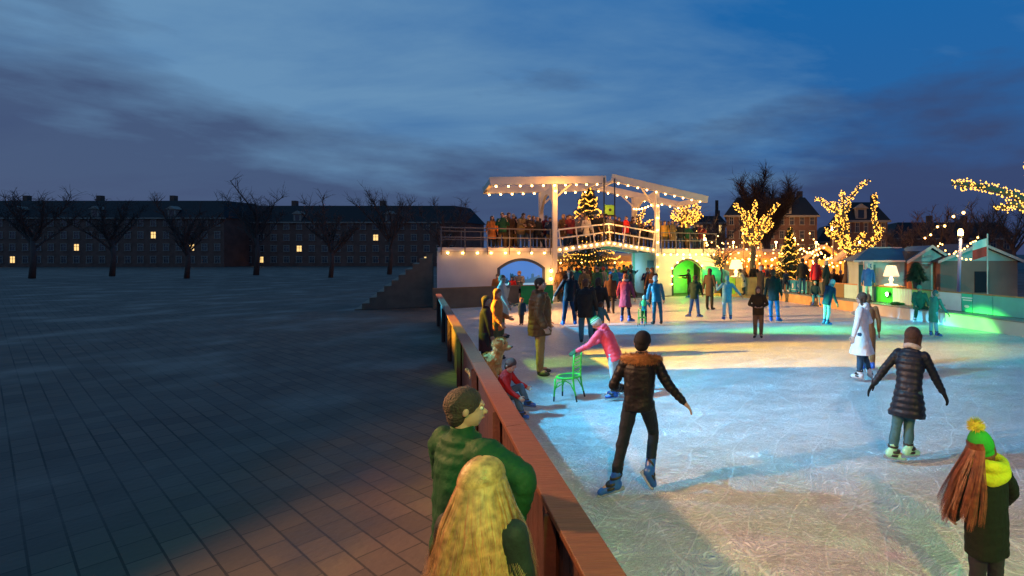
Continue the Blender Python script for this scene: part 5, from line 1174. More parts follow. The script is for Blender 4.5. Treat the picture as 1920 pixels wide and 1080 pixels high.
person(G(1211, 609), .98, dict(yaw=5, sole=.075, torso=(0, .1, 1), aL=((-.3, .3, -.8), (-.1, .7, -.5)), aR=((.3, .3, -.8), (.1, .7, -.5))),
    dict(top=(.05, .3, .35), legs=(.02, .05, .07), hat=(.2, .5, .55), feet='skate', hem=.06, pack=(.25, .75, .2), headk=1.4), 'small child with a lime green backpack beside the shiny teal puffer', .012, k=1.3)
chair(G(1205, 612) + V((-.05, .15, 0)), R(-90), .62, 'small lime green push chair frame in front of the child with the backpack')
person(G(1310, 597), 1.62, dict(yaw=-20, sole=.075, torso=(.05, .08, 1), torso2=(.08, .2, 1), face=(.4, .9, -.3), aL=((-.25, .2, -1), (.2, .6, -.6)), aR=((.30, .1, -1), (.1, .6, -.7)), lL=((-.12, .05, -1), (-.2, -.15, -1)), lR=((.12, .1, -1), (.12, -.1, -1)), fL=(-.8, .3, 0), fR=(.9, .2, 0)),
    dict(top=(.015, .05, .03), legs=(.02, .10, .32), hair=(.03, .02, .015), feet='skate', hem=.09, hood=True), 'skater in a dark green jacket and blue jeans in front of the green doorway', .012)
person(at(1326, 582, 22)*1 - V((0, 0, at(1326, 582, 22).z)), 1.85, dict(yaw=-30), dict(top=(.06, .05, .03), legs=(.03, .03, .02), hair=(.05, .03, .02), hairlen=.1, feet='shoe', hem=.2), 'tall figure in an olive coat just behind the dark green jacket', .018)
person(at(1291, 553, 28)*1 - V((0, 0, at(1291, 553, 28).z)), 1.62, dict(yaw=90, torso=(-.1, 0, 1), aL=((-.9, .1, -.2), (-1, 0, .05)), aR=((-.5, .2, -.6), (-.9, 0, .1)), lL=((-.1, 0, -1), (0, 0, -1)), lR=((.2, 0, -1), (.15, 0, -1)), face=(-1, 0, 0)),
    dict(top=(.05, .025, .015), legs=(.015, .04, .015), hair=(.03, .03, .015), feet='skate', hem=.06), 'slim skater with one arm stretched out in front of the green doorway', .018)
person(G(1370, 602), 1.62, dict(yaw=15, sole=.075, torso=(.02, .05, 1), face=(-.2, 1, 0), aL=((-.70, .1, -.75), (-.15, .6, .9)), aR=((.62, .0, -.72), (.6, 0, -.72)), lL=((-.05, 0, -1), (-.03, 0, -1)), lR=((.12, .05, -1), (.04, -.1, -1))),
    dict(top=(.10, .36, .50), legs=(.35, .50, .58), hat=(.10, .38, .48), feet='skate', hem=.13, rough=.35, hood=True, jk=1.1, leg_r=1.05), 'skater in a shiny light blue hooded jacket and pale trousers, arms out, facing away', .012)
person(G(1427, 634), 1.50, dict(yaw=180, sole=.06, torso=(0, -.03, 1), face=(0, -1, -.55), aL=((.42, -.05, -.9), (-.62, -.5, -.25)), aR=((-.42, -.05, -.9), (.62, -.5, -.25)), lL=((.04, 0, -1), (-.02, 0, -1)), lR=((-.05, 0, -1), (0, 0, -1)), fL=(.1, -1, 0), fR=(-.3, -1, 0)),
    dict(top=(.045, .028, .012), legs=(.16, .09, .055), hair=(.12, .04, .02), hairlen=.11, feet='shoe', hem=.08, jk=1.12, leg_r=1.08), 'girl in a dark brown sweater and mauve trousers facing the camera with hands clasped', .010)
person(G(1446, 606), 1.86, dict(yaw=-20, sole=.075, torso=(-.04, .05, 1), aR=((.25, .05, -1), (.15, .2, -1)), aL=((-.2, 0, -1), (-.1, .2, -1)), lL=((-.05, .0, -1), (.04, -.1, -1)), lR=((.10, .1, -1), (.06, -.2, -1)), fR=(.6, .5, -.1)),
    dict(top=(.012, .028, .03), legs=(.03, .14, .30), hair=(.06, .03, .02), feet='skate', hem=.12, jk=1.05), 'tall skater in a black jacket and blue jeans behind the girl in brown', .013)
person(at(1424, 570, 25)*1 - V((0, 0, at(1424, 570, 25).z)), 1.85, dict(yaw=150, torso=(0, 0, 1)), dict(top=(.03, .028, .025), legs=(.02, .02, .02), hat=(.35, .4, .42), feet='shoe', hem=.16), 'figure in a dark coat with a pale cap left of the tall skater in black', .018)
person(G(1551, 612), 1.58, dict(yaw=-48, sole=.075, torso=(.20, .05, 1), torso2=(.36, .1, .9), head=(.3, .05, .9), face=(.8, .1, -.5), aL=((.1, .25, -.9), (.3, .3, -.8)), aR=((.0, -.15, -1), (.3, -.1, -.8)), lL=((.02, .1, -1), (-.10, -.05, -1)), lR=((-.02, -.05, -1), (-.16, 0, -1)), fL=(1, .1, 0), fR=(1, -.2, 0)),
    dict(top=(.012, .05, .12), legs=(.32, .50, .60), hat=(.35, .55, .62), feet='skate', hem=.10, scarf=(.08, .3, .4), leg_r=.85), 'skater in a navy jacket and pale trousers leaning forward, at right of centre', .012)
person(G(1757, 633), 1.36, dict(yaw=-55, sole=.075, torso=(.10, 0, 1), torso2=(.24, 0, 1), face=(1, -.3, -.3), aL=((.35, .1, -.8), (.8, .1, -.45)), aR=((.30, -.2, -.85), (.6, -.2, -.8)), lL=((-.04, 0, -1), (.0, 0, -1)), lR=((.06, .1, -1), (.10, -.1, -1)), fR=(.9, -.3, 0)),
    dict(top=(.02, .22, .20), legs=(.12, .42, .6), hair=(.02, .12, .14), feet='skate', hem=.22, headk=1.1), 'child coloured in teal light, jacket over pale trousers, leaning right in front of the white banner', .012)  # teal light put into the hair and clothes colours
# seated on the right-hand bench step
s0 = rp(rpx(1720), .10, 0)
person(s0, 1.72, dict(yaw=150, seat=.52, torso=(-.02, -.12, 1), face=(0, -1, -.4), aL=((.25, -.25, -.9), (-.1, -.7, -.5)), aR=((-.25, -.25, -.9), (.1, -.7, -.5)), lL=((.35, -.9, -.05), (.15, -.1, -1)), lR=((-.35, -.9, -.05), (-.2, -.1, -1)), fL=(.5, -.8, 0), fR=(-.5, -.8, 0)),
    dict(top=(.02, .13, .10), legs=(.015, .08, .05), hat=(.05, .25, .2), feet='skatew', hem=.05, jk=1.25, arm_r=1.2), 'big person in a dark green jacket sitting on the bench step, elbows on knees', .013)
s0 = rp(rpo(1632, .4), .40, 0)
person(V((s0.x, s0.y, .462)), 1.62, dict(yaw=-20, torso=(.03, 0, 1)), dict(top=(.02, .12, .42), legs=(.45, .6, .6), hat=(.3, .5, .55), feet='shoe', hem=.12, jk=1.05), 'person in a royal blue jacket standing against the boards left of the table lamp', .016)
s0 = rp(rpo(1641, 1.3), 1.3, 0)
person(s0, 1.86, dict(yaw=20), dict(top=(.01, .04, .03), legs=(.02, .02, .02), hat=(.3, .5, .5), feet='shoe', hem=.12), 'person in a black jacket behind the royal blue one, by the hut corner', .018)
for px, off, z, h, yaw, wr, lb in ((1468, .25, .462, 1.35, 200, dict(top=(.02, .05, .09), legs=(.02, .04, .06), hair=(.1, .05, .03), feet='skatew', hem=.1), 'person in navy crouching at the far end of the bench step'),
        (1508, .4, .462, 1.80, 20, dict(top=(.025, .035, .028), legs=(.02, .12, .22), hat=(.02, .03, .04), feet='shoe', hem=.08, jk=1.15), 'man in a dark green fleece and blue jeans standing on the bench step'),
        (1533, .35, .462, 1.80, 30, dict(top=(.55, .03, .04), legs=(.02, .03, .02), hair=(.12, .05, .03), hairlen=.08, feet='shoe', hem=.10, jk=1.12), 'person in a bright red jacket standing on the bench step'),
        (1551, .5, .462, 1.72, 60, dict(top=(.02, .035, .03), legs=(.02, .03, .03), hair=(.3, .3, .3), hairlen=.08, feet='shoe', hem=.15), 'person in black right of the red jacket on the bench step')):
    p = rp(rpo(px, off), off, z); person(p, h, dict(yaw=yaw, torso=(.02, 0, 1)) if h > 1.4 else dict(yaw=yaw, torso=(.1, -.3, 1), lL=((.2, -.8, -.5), (.0, .3, -1)), lR=((-.2, -.8, -.5), (0, .3, -1))), wr, lb, .018)
s0 = rp(rpx(1526), .08, 0)
person(s0, 1.45, dict(yaw=160, seat=.50, torso=(-.02, -.1, 1), face=(0, -1, -.3), lL=((.2, -.9, -.05), (.05, -.1, -1)), lR=((-.2, -.9, -.05), (-.05, -.1, -1)), aL=((.25, -.25, -.9), (-.1, -.7, -.3)), aR=((-.25, -.25, -.9), (.1, -.7, -.3))),
    dict(top=(.01, .05, .06), legs=(.05, .35, .45), hat=(.25, .4, .3), feet='skate', hem=.06, jk=1.1), 'child with light blue trousers sitting on the bench step below the red jacket', .014)
# seated boy by the near barrier
bench2 = empty('low_bench', (-3.72, 7.35, 0), R(-57), 'low wooden bench against the rink side of the near barrier', 'bench')
MB().box((0, 0, .27), (1.1, .26, .04)).build('seat', M_plank, bench2)
for x in (-.45, .45): MB().box((x, 0, .125), (.05, .22, .25)).build('leg', M_plank, bench2)
e, J = person(V((-3.55, 7.42, 0)), 1.20, dict(yaw=-72, seat=.36, torso=(.22, -.05, 1), torso2=(.35, -.08, .9), head=(.42, -.05, .85), face=(.75, -.40, -.75),
    lL=((.80, .12, .35), (.42, .02, -1)), lR=((.85, -.25, .15), (.35, -.10, -1)), fL=(.95, .10, -.1), fR=(.92, -.30, -.1), aL=((.5, .15, -.8), (.75, .1, -.5)), aR=((.4, -.22, -.85), (.8, -.1, -.5))),
    dict(top=(.50, .015, .012), legs=(.08, .16, .22), hair=(.055, .022, .015), feet='skate', hem=.04, headk=1.22, jk=1.05, curl=.9), 'boy in a red top sitting by the near barrier with his head bent down', .008, k=1.2)
# two spectators at the barrier, lit green: a dark green jacket, and a nearer one with long blond hair
person(V((-1.68, 2.92, 0)), 1.70, dict(yaw=-60, torso=(.03, .03, 1), face=(1, .6, -.2), twist=30, aR=((.86, -.05, -.50), (-.22, -.05, -.97)), aL=((-.2, .4, -.9), (.5, .4, -.3))),
    dict(top=(.008, .055, .018), legs=(.02, .02, .025), hair=(.04, .025, .018), feet='shoe', hem=.12, puff=.03, arm_r=1.15, rough=.7, curl=.8), 'spectator in a dark green jacket with a bent elbow over the near barrier', .010)  # part of the jacket's green is light put into its colour
e, J = person(V((-1.23, 2.18, 0)), 1.57, dict(yaw=-15, torso=(.0, .04, 1), head=(.0, .05, 1), face=(.1, 1, -.1), aR=((.12, .15, -1), (.0, .5, -.8)), aL=((-.15, .1, -.9), (.1, .6, -.5))),
    dict(top=(.02, .03, .025), legs=(.02, .025, .03), feet='shoe', hem=.12, rough=.7, hair=(.30, .18, .07), hairlen=.20, curl=.8), 'spectator with long blond hair standing at the near end of the barrier', .009)
def strands(J, h, e, col, n, ln, name='hair_strands', wd=.0026, low=False, shift=0, arc=(-2.05, 2.05)):
    rnd = random.Random(11); b = MB(); c, f, u, s = J['hc'], J['face'], J['hd'], J['hs']
    locks = [(rnd.uniform(*arc), rnd.uniform(.75, 1.12), rnd.uniform(0, 6.28), rnd.gauss(0, .012)) for _ in range(26 if low else 90)]
    for i in range(n):
        lk_ = rnd.choice(locks); a0_ = rnd.uniform(-.14, .14); a = lk_[0] + a0_; th0 = rnd.uniform(1.15, 1.5) if low else rnd.uniform(.05, 1.3); le = ln*h*rnd.uniform(.9, 1.05)*lk_[1]; pts = []; w1_ = lk_[2]
        w1, w2, gr = rnd.uniform(0, 6.28), rnd.uniform(.003, .010)*h, rnd.uniform(1.0, 1.10)
        def sp(th): return c + u*.018*h - f*.010*h + (s*math.sin(a)*.054 - f*math.cos(a)*.064)*math.sin(th)*h*gr + u*math.cos(th)*.059*h*gr
        th = th0
        while th < 1.6: pts.append(sp(th)); th += .3
        p0 = sp(1.6); out = (s*math.sin(a) - f*math.cos(a)).normalized(); pull = max(0, abs(a) - 1.3)
        for k in range(8):
            t = k/7; pts.append(p0 - f*pull*.02*h*min(1, t*3) + out*(.020*min(1, t*2.2) + .045*t)*h + s*shift*t*h - V((0, 0, le*t)) + s*math.sin(w1 + t*5)*w2*t*.5 + f*math.cos(w1 + t*4)*w2*t*.5 + s*(math.sin(w1_ + t*6)*.008 + lk_[3] - a0_*.035)*t*h + f*math.cos(w1_ + t*5)*.008*t*h)
        x = out.cross(V((0, 0, 1))).normalized(); m = len(pts)
        for k in range(m - 1):
            wa, wb = wd*(1 - .8*k/m), wd*(1 - .8*(k + 1)/m); b.add([pts[k] - x*wa, pts[k] + x*wa, pts[k+1] + x*wb, pts[k+1] - x*wb], [(0,1,2,3)])
    o = b.build(name, mat('strands_%.2f' % col[0], col, .45, var=.45, vscale=30), e); o['kind'] = 'stuff'; return o
strands(J, 1.57, e, (.42, .25, .09), 4200, .30, wd=.0016)
# child with the pompom hat
e, J = person(V((1.76, 3.32, 0)), 1.27, dict(yaw=25, torso=(.0, .05, 1), head=(-.22, .05, 1), face=(.2, 1, -.1), aR=((.5, .2, -.8), (.1, .6, -.6)), aL=((-.35, .15, -.9), (.1, .5, -.7))),
    dict(top=(.006, .010, .007), legs=(.02, .02, .03), feet='skate', hem=.14, arm_r=1.1, jk=1.15, hat=(.02, .30, .03), pom=(.55, .50, .06), hair=(.14, .04, .015), hairlen=.03, headk=1.18, puff=.02), 'child with a green pompom hat, auburn hair and lime scarf in the corner', .008, k=1.2)
strands(J, 1.30*1.18, e, (.17, .05, .016), 1300, .26, low=True, shift=-.05, arc=(-2.0, -.2), wd=.0018)
b = MB(); n = 18; h = 1.30
for rr_, zz, th in ((.088, -.006, .040), (.094, -.050, .042)):
    for i in range(n):
        q = lambda a: J['nb'] + V((math.cos(a)*rr_*h, math.sin(a)*rr_*h*.85, (zz + .012 + .012*math.sin(a*2 + zz*90))*h)); b.caps(q(6.283*i/n), q(6.283*(i + 1)/n), th*h*.8, th*h*.8, 8)
mk(b, 'scarf', cloth((.45, .50, .02), .9, .5, 60), .009, e, 2, disp=.02)

# golden curly dog on a crate behind the near barrier
def dog():
    e = empty('dog', (-3.72, 7.72, .0), R(0), 'golden curly-haired dog with a black nose looking over the near barrier', 'dog')
    b = MB(); z = .52; h0 = V((.02, -.02, 1.08))
    b.ell((-.22, 0, .72), (.22, .15, .20)); b.caps((-.30, 0, .62), (-.10, 0, .84), .16, .13); b.caps((-.08, 0, .82), (0, 0, 1.0), .10, .085); b.ell(h0, (.105, .10, .105)); b.caps(h0 + V((.06, -.01, -.03)), h0 + V((.15, -.02, -.05)), .055, .042)
    for y in (-1, 1):
        b.ell(h0 + V((-.02, y*.10, -.05)), (.045, .03, .09)); b.caps((-.10, y*.08, .78), (-.02, y*.08, .60), .05, .04); b.caps((-.02, y*.08, .60), (.0, y*.08, .455), .036, .032); b.ell((.03, y*.08, .45), (.05, .032, .028))
        b.caps((-.32, y*.10, .62), (-.18, y*.12, .52), .09, .06); b.caps((-.18, y*.12, .50), (-.30, y*.12, .45), .04, .035); b.ell((-.25, y*.12, .445), (.06, .035, .028))
    b.caps((-.42, 0, .60), (-.52, 0, .68), .04, .03)
    o = mk(b, 'body', mat('golden_curls', (.50, .27, .08), .8, 0, 1, 30, .3, 12), .010, e, 1, disp=.05)
    MB().ell(h0 + V((.195, -.025, -.035)), (.018, .022, .016)).build('nose', M_shoe, e, True)
    for y in (-1, 1): MB().ell(h0 + V((.088, y*.045, .022)), (.013,)*3).build('eye', PUP, e, True)
    rnd = random.Random(9); c = MB()
    for i in range(2200):
        d = V((rnd.gauss(0, 1), rnd.gauss(0, 1), rnd.gauss(0, 1))).normalized(); p = h0 + V((d.x*.105, d.y*.11, d.z*.105)) if i % 2 else V((-.16, 0, .78)) + V((d.x*.17, d.y*.14, d.z*.17)); x = d.orthogonal().normalized()*.004
        if i % 2 and d.x > .75: continue
        c.add([p - x, p + x, p + d*.022 + x.cross(d)*5], [(0,1,2)])
    c.build('curls', mat('golden_curls', (.5, .3, .1)), e)['kind'] = 'stuff'
    c = empty('wooden_crate', (-3.98, 7.72, 0), 0, 'plain wooden crate under the golden dog behind the barrier', 'crate')
    MB().box((.0, 0, .40), (.62, .5, .03)).build('top', M_plank, c)
    for y in (-.23, .23): 
        for zz in (.1, .22, .33): MB().box((0, y, zz), (.58, .02, .09)).build('slat', M_plank, c)
    for x in (-.28, .28):
        for y in (-.21, .21): MB().box((x, y, .19), (.04, .02, .38)).build('corner', M_plank, c)
dog()

# ---- crowds built from a few figures
CW = []   # (proto key, loc, rz, scale, colours, label, group)
POSES = {
 'stand': dict(body_frame=True, aL=((-.22, .05, -1), (-.05, .3, -1)), aR=((.22, .05, -1), (.05, .3, -1))),
 'lean': dict(body_frame=True, torso=(0, .35, 1), torso2=(0, .45, .9), head=(0, .3, 1), aL=((-.2, .5, -.7), (.3, .9, -.1)), aR=((.2, .5, -.7), (-.3, .9, -.1))),
 'phone': dict(body_frame=True, aL=((-.25, .35, -.8), (.3, .7, .6)), aR=((.25, .35, -.8), (-.3, .7, .6)), look=-.3),
 'walk': dict(body_frame=True, torso=(0, .1, 1), lL=((-.04, .3, -1), (-.02, .0, -1)), lR=((.04, -.2, -1), (.02, -.45, -1)), aL=((-.2, -.3, -1), (-.1, .0, -1)), aR=((.2, .35, -1), (.1, .6, -.8))),
 'turn': dict(body_frame=True, twist=25, face=(.7, .7, -.1), aL=((-.25, .3, -.9), (.5, .6, .1)), aR=((.25, .1, -1), (.1, .4, -.9)))}
WEARS = {'cap': dict(hat=1, hem=.10), 'long': dict(hair=1, hairlen=.10, hem=.24, flare=.03), 'short': dict(hair=1, hem=.08, jk=1.1), 'hood': dict(hair=1, hem=.12, puff=.03, hood=True, jk=1.08)}
PROTO = {}
def crowd(loc, rz, h, pose, wear, top, legs, hairc, label, group):
    key = pose + wear
    if key not in PROTO:
        wr = dict(WEARS[wear]); wr.update(top=top, legs=legs, feet='shoe')
        if 'hat' in wr: wr['hat'] = hairc
        if 'hair' in wr: wr['hair'] = hairc
        e, J = person(loc, h, POSES[pose], wr, label, .02, rz=rz, group=group); PROTO[key] = (e, h)
    else: CW.append((key, V(loc), rz, h, top, legs, hairc, label, group))
TOPS = {'black': (.015, .015, .018), 'dark brown': (.07, .035, .018), 'khaki': (.20, .13, .055), 'navy': (.015, .03, .07), 'dark green': (.02, .09, .04), 'cream': (.6, .5, .38), 'red': (.75, .03, .02), 'maroon': (.16, .02, .025), 'teal': (.03, .22, .26), 'grey': (.15, .14, .14), 'ochre': (.42, .22, .04), 'bright green': (.03, .5, .08), 'blue': (.03, .12, .4), 'orange': (.55, .16, .03)}
rnd = random.Random(21)
_rn = 0
def add(px, Yd, z, h, facing, pose, wear, colr, lb, grp, on=None):
    x = (px - PX0)/F*Yd
    crowd(V((x, Yd, z)), facing, h, pose, wear, TOPS[colr], rnd.choice([(.02, .02, .025), (.03, .05, .09), (.06, .04, .03)]), rnd.choice([(.05, .03, .02), (.10, .05, .025), (.025, .02, .018), (.22, .12, .05)]) if wear != 'cap' else rnd.choice([(.02, .02, .02), (.2, .2, .22), (.25, .04, .03)]), lb, grp)
GB = 'people leaning on the bridge railing'
def onbridge(x, y, h, facing, pose, wear, colr, lb):
    p = bw(x, y, deck_z(x) + .003); crowd(p, facing + math.degrees(BANG), h, pose, wear, TOPS[colr], rnd.choice([(.02, .02, .025), (.03, .05, .09), (.12, .07, .03)]), rnd.choice([(.05, .03, .02), (.10, .05, .025), (.22, .12, .05)]) if wear != 'cap' else rnd.choice([(.02, .02, .02), (.2, .2, .22)]), lb, GB)
def bx(px, y=0):   # bridge coordinate seen at a column
    k = (px - PX0)/F; P0 = B0 + BB*y; return (k*P0.y - P0.x)/(BA.x - k*BA.y)
for px, y, h, fc, ps, wr, cl, lb in (
    (918, .35, 1.62, 180, 'stand', 'long', 'orange', 'person in an orange coat at the left end of the bridge'), (937, .35, 1.80, 180, 'phone', 'short', 'dark green', 'person in a dark green jacket looking down from the left part of the bridge'),
    (949, .55, 1.84, 190, 'stand', 'short', 'dark brown', 'person in brown just behind the green jacket on the bridge'), (972, .30, 1.86, 200, 'lean', 'hood', 'khaki', 'person in a khaki parka leaning far over the left railing'),
    (988, .35, 1.76, 170, 'lean', 'short', 'dark brown', 'person in dark brown hunched beside the khaki parka'), (1003, .5, 1.66, 190, 'stand', 'short', 'black', 'person in black left of the portal posts'),
    (1027, .40, 1.66, 180, 'phone', 'short', 'navy', 'person in navy standing between the two left portal posts'), (962, 1.3, 1.7, 160, 'stand', 'cap', 'grey', 'person in grey with a cap, second row on the left part of the bridge'),
    (1052, .45, 1.80, 180, 'turn', 'long', 'dark brown', 'person in a long brown coat just right of the left post'), (1064, .4, 1.74, 180, 'stand', 'hood', 'maroon', 'person in a maroon parka behind the white railing'),
    (1082, .5, 1.62, 190, 'phone', 'short', 'grey', 'person in grey left of the cream hooded coat'), (1096, .35, 1.58, 170, 'stand', 'long', 'cream', 'person in a cream coat in front of the christmas tree'),
    (1112, .5, 1.6, 180, 'stand', 'cap', 'black', 'person with a cap right of the cream coat'), (1126, .6, 1.62, 180, 'turn', 'short', 'black', 'person in black at the top of the hump'),
    (1140, .5, 1.50, 180, 'stand', 'short', 'grey', 'person in grey under the green box'), (1158, .7, 1.55, 160, 'lean', 'short', 'dark brown', 'person in brown behind the second hanger rod'),
    (1171, .40, 1.62, 200, 'turn', 'hood', 'red', 'person in a vivid red jacket on the middle of the bridge'), (1185, .5, 1.5, 180, 'stand', 'short', 'navy', 'person in navy right of the red jacket'),
    (1204, .6, 1.45, 180, 'phone', 'short', 'black', 'person in black below the right portal arch'), (1218, .5, 1.4, 180, 'lean', 'hood', 'grey', 'person in a grey parka by the front right post'),
    (1243, .5, 1.72, 180, 'stand', 'short', 'ochre', 'person with an ochre jacket just right of the front right post'), (1258, .4, 1.78, 190, 'turn', 'long', 'khaki', 'person in a long khaki coat on the right part of the bridge'),
    (1272, .5, 1.6, 170, 'stand', 'cap', 'black', 'person with a dark cap right of the khaki coat'), (1286, .6, 1.55, 180, 'lean', 'short', 'dark green', 'person in dark green leaning on the right railing'),
    (1298, .5, 1.55, 200, 'stand', 'short', 'black', 'person in black near the right end of the bridge'), (1312, .6, 1.6, 180, 'phone', 'hood', 'maroon', 'person in maroon at the right end of the bridge'),
    (1075, 1.6, 1.72, 120, 'walk', 'long', 'black', 'person in a black coat walking in the back row of the bridge'), (1010, 1.5, 1.7, 90, 'walk', 'short', 'grey', 'person in grey crossing the bridge behind the left portal'), (1230, 1.8, 1.7, -90, 'walk', 'hood', 'navy', 'person in navy walking behind the right portal')):
    onbridge(bx(px, y), y, h, fc, ps, wr, cl, lb)
WD = {'cap': 'jacket and cap', 'long': 'long coat', 'short': 'jacket', 'hood': 'hooded parka'}
PD = {'stand': 'standing still', 'turn': 'half turned', 'phone': 'holding up a phone', 'lean': 'leaning forward', 'walk': 'walking'}
second = ((924, 'behind the orange coat'), (944, 'between the green and brown jackets'), (958, 'left of the khaki parka'), (980, 'behind the hunched brown figure'), (996, 'left of the portal'), (1019, 'between the portal posts'), (1034, 'against the front left post'),
    (1058, 'behind the maroon parka'), (1071, 'left of the christmas tree'), (1088, 'below the tree garlands'), (1104, 'right behind the cream coat'), (1119, 'right of the tree'), (1133, 'at the first hanger rod'), (1150, 'at the second hanger rod'),
    (1178, 'behind the red jacket'), (1196, 'under the right portal arch'), (1236, 'just past the front right post'), (1250, 'behind the ochre jacket'), (1265, 'behind the khaki coat'), (1279, 'over the green doorway'), (1305, 'at the right bridge end'), (1212, 'inside the right portal'))
combos = [(c_, w_) for c_ in ('black', 'dark brown', 'navy', 'grey', 'dark green', 'maroon', 'khaki') for w_ in WD]; rnd.shuffle(combos)
for (px, where), (c_, w_) in zip(second, combos):   # a second row, packed behind the first
    y = .95 + .5*rnd.random(); ps_ = rnd.choice(['stand', 'turn', 'phone', 'lean'])
    onbridge(bx(px, y), y, rnd.uniform(1.58, 1.84), rnd.uniform(150, 215), ps_, w_, c_, 'bridge onlooker in a %s %s %s' % (c_, WD[w_], where))
GP = 'people crowding the passage under the bridge'
for px, Yd, h, fc, ps, wr, cl, lb in (
    (1047, 25.6, 1.8, 200, 'stand', 'long', 'dark brown', 'person in a brown coat against the left side of the bridge passage'), (1063, 24.2, 1.78, 170, 'stand', 'short', 'black', 'person in black at the left of the passage, nearer than the crowd'),
    (1077, 27.5, 1.75, 20, 'walk', 'cap', 'teal', 'person in teal walking into the passage'), (1092, 25.0, 1.74, 190, 'turn', 'hood', 'khaki', 'person in a khaki parka behind the man in jeans'),
    (1104, 26.5, 1.8, 10, 'stand', 'long', 'dark brown', 'person in a long brown coat in the middle of the passage'), (1117, 24.0, 1.84, 160, 'stand', 'short', 'dark green', 'tall person in dark green in the middle of the passage'),
    (1128, 28.5, 1.7, 180, 'phone', 'hood', 'bright green', 'person in a bright green jacket under the bridge'), (1140, 20.6, 1.66, 15, 'walk', 'short', 'dark brown', 'skater in brown with legs apart, in front of the passage'),
    (1145, 26.0, 1.72, 200, 'stand', 'cap', 'teal', 'person in teal with a red cap under the bridge'), (1157, 27.2, 1.7, 170, 'turn', 'hood', 'blue', 'person in a blue parka under the bridge'),
    (1172, 29.0, 1.76, 180, 'stand', 'short', 'maroon', 'person in maroon far back in the passage'), (1181, 27.8, 1.6, 90, 'walk', 'cap', 'navy', 'person in navy by the green corner post'),
    (1210, 25.2, 1.78, 190, 'phone', 'short', 'navy', 'person in navy in front of the blue side door'), (1219, 24.2, 1.82, 170, 'turn', 'long', 'dark brown', 'tall person in brown behind the shiny teal puffer'),
    (1070, 31, 1.7, 0, 'stand', 'short', 'grey', 'person in grey deep inside the passage, left'), (1098, 32, 1.75, 30, 'walk', 'long', 'maroon', 'person in a maroon coat deep inside the passage'), (1135, 32.5, 1.7, -30, 'stand', 'hood', 'black', 'person in a black parka deep inside the passage, centre'),
    (1163, 33, 1.7, 160, 'lean', 'short', 'ochre', 'person in ochre leaning at the stall under the bridge'), (1084, 30, 1.66, 180, 'phone', 'cap', 'bright green', 'person in bright green with a cap deep in the passage')):
    add(px, Yd, 0, h, fc, ps, wr, cl, lb, GP)
GM = 'visitors standing among the market stalls'
for px, Yd, h, fc, ps, wr, cl, lb in (
    (1393, 30.3, 1.62, 110, 'lean', 'long', 'cream', 'person in a pale jumper and black trousers at the slatted fence'), (1411, 30.9, 1.85, 180, 'stand', 'long', 'black', 'person in a black cape in front of the lit tree trunk'),
    (1437, 31.6, 1.80, 200, 'turn', 'cap', 'grey', 'person in grey with a cap right of the tree trunk'), (1447, 31.2, 1.75, 180, 'stand', 'short', 'dark brown', 'person in brown by the second awning stall'),
    (1462, 32.5, 1.7, 160, 'phone', 'short', 'black', 'person in black left of the golden fir'), (1519, 29.5, 1.75, 20, 'stand', 'hood', 'black', 'person in a black parka at the farther peaked stall'),
    (1545, 30, 1.7, -20, 'stand', 'cap', 'orange', 'person in orange between the peaked stalls'), (1568, 25.9, 1.7, 0, 'stand', 'short', 'black', 'person in black at the counter of the nearer peaked stall'),
    (1580, 26.1, 1.62, 10, 'turn', 'cap', 'dark brown', 'person in brown with a cap at the nearer peaked stall'), (1592, 26.3, 1.7, -10, 'stand', 'long', 'navy', 'person in a navy coat at the nearer peaked stall'),
    (1602, 25.6, 1.66, 20, 'stand', 'short', 'maroon', 'person in maroon beside the hut corner')):
    add(px, Yd, 0, h, fc, ps, wr, cl, lb, GM)
GL = 'spectators behind the boards below the blue picture'
for px, Yd, h, fc, ps, wr, cl, lb in ((948, 25.2, 1.45, 180, 'stand', 'cap', 'ochre', 'spectator in yellow below the blue picture'), (958, 24.9, 1.35, 170, 'stand', 'short', 'red', 'spectator in red behind the green board'),
    (970, 25.0, 1.62, 190, 'turn', 'short', 'grey', 'spectator in a grey jacket behind the green board'), (983, 25.7, 1.35, 180, 'stand', 'cap', 'dark brown', 'spectator in brown near the lower corner of the picture'), (992, 25.9, 1.5, 180, 'phone', 'hood', 'maroon', 'spectator in maroon right of the blue picture'), (929, 24.1, 1.5, 190, 'stand', 'hood', 'orange', 'spectator in orange by the brown board')):
    add(px, Yd, 0, h, fc, ps, wr, cl, lb, GL)

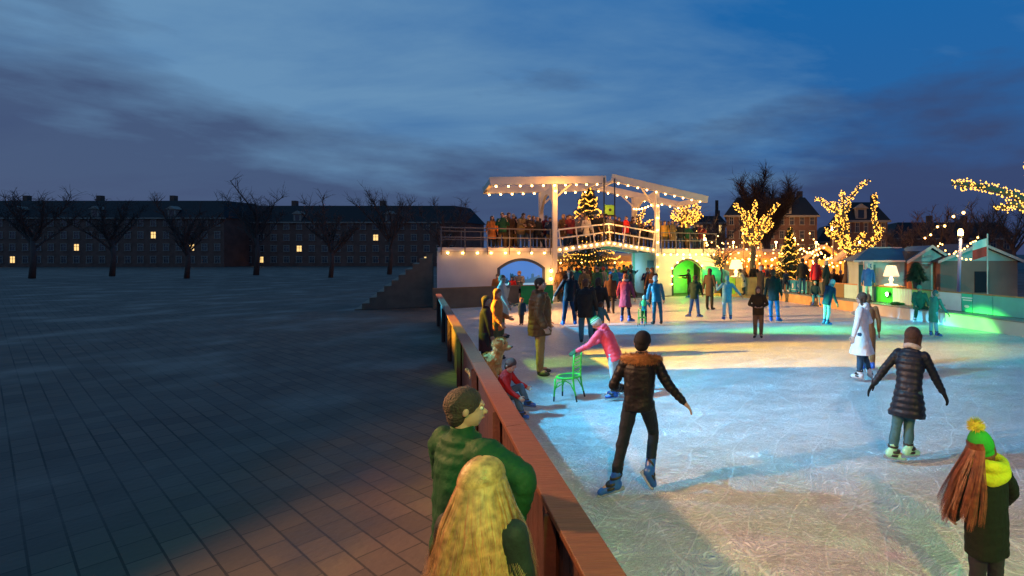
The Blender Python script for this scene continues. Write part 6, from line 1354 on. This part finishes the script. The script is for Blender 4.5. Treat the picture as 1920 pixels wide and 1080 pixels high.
combos = [(c_, w_) for c_ in TOPS for w_ in WD]; rnd.shuffle(combos)
for i in range(30):   # more people filling the passage and the far edge
    px = rnd.uniform(1044, 1186) if i < 18 else rnd.uniform(1392, 1500); Yd = rnd.uniform(27.5, 34) if i < 18 else rnd.uniform(31, 33.5); c_, w_ = combos[i]; ps_ = rnd.choice(['stand', 'walk', 'turn', 'phone'])
    add(px, Yd, 0, rnd.uniform(1.55, 1.85), rnd.uniform(0, 360), ps_, w_, c_, ('distant person in %s %s %s under the bridge' if i < 18 else 'visitor in %s %s %s behind the slatted fence') % (c_, WD[w_], PD[ps_]), GP if i < 18 else GM)
finish_bake()
for key, loc, rz, h, top, legs, hc, label, group in CW:
    src, h0 = PROTO[key]; r = src.copy(); C.objects.link(r); r.location = loc; r.rotation_euler = (0, 0, R(rz)); r.scale = (h/h0*random.uniform(.97, 1.05), h/h0*random.uniform(.97, 1.05), h/h0); r['label'] = label; r['group'] = group
    for ch in src.children:
        c = ch.copy(); C.objects.link(c); c.parent = r; nm = ch.name.split('.')[0]
        col = {'jacket': top, 'coat': top, 'trousers': legs, 'hat': hc}.get(nm)
        if nm == 'hair': c.material_slots[0].link = 'OBJECT'; c.material_slots[0].material = mat('hair_%.2f_%.2f' % hc[:2], hc, .7, 0, .8, 90, .35, 22)
        elif col: c.material_slots[0].link = 'OBJECT'; c.material_slots[0].material = cloth(col)

# lamps added to warm the far brick buildings, not known to stand there
for px, Yd, lb in ((1375, 66, 'added lamp warming the left end of the brick building'), (1455, 68, 'added lamp warming the middle of the brick building'), (1530, 66, 'added lamp warming the right corner of the brick building'), (1612, 58, 'added lamp warming the slate-roofed house')):
    lamp_post(px, 455, Yd, lb, .06, col=(.05, .05, .05), head=(.18, .2), es=12, wt=1300)
# warm light gathered by the hanging strings over the market
for x, y, z, wt in ((-1.0, 33, 3.4, 160), (2.0, 32.5, 3.6, 160), (4.5, 30, 3.4, 150), (7.5, 25.5, 3.3, 90), (-8, 34, 4.0, 120), (5.0, 40, 4.5, 420), (-1, 42, 5, 420), (10, 38, 4, 260)):
    glow((x, y, z), (1, .45, .10), wt, .25)
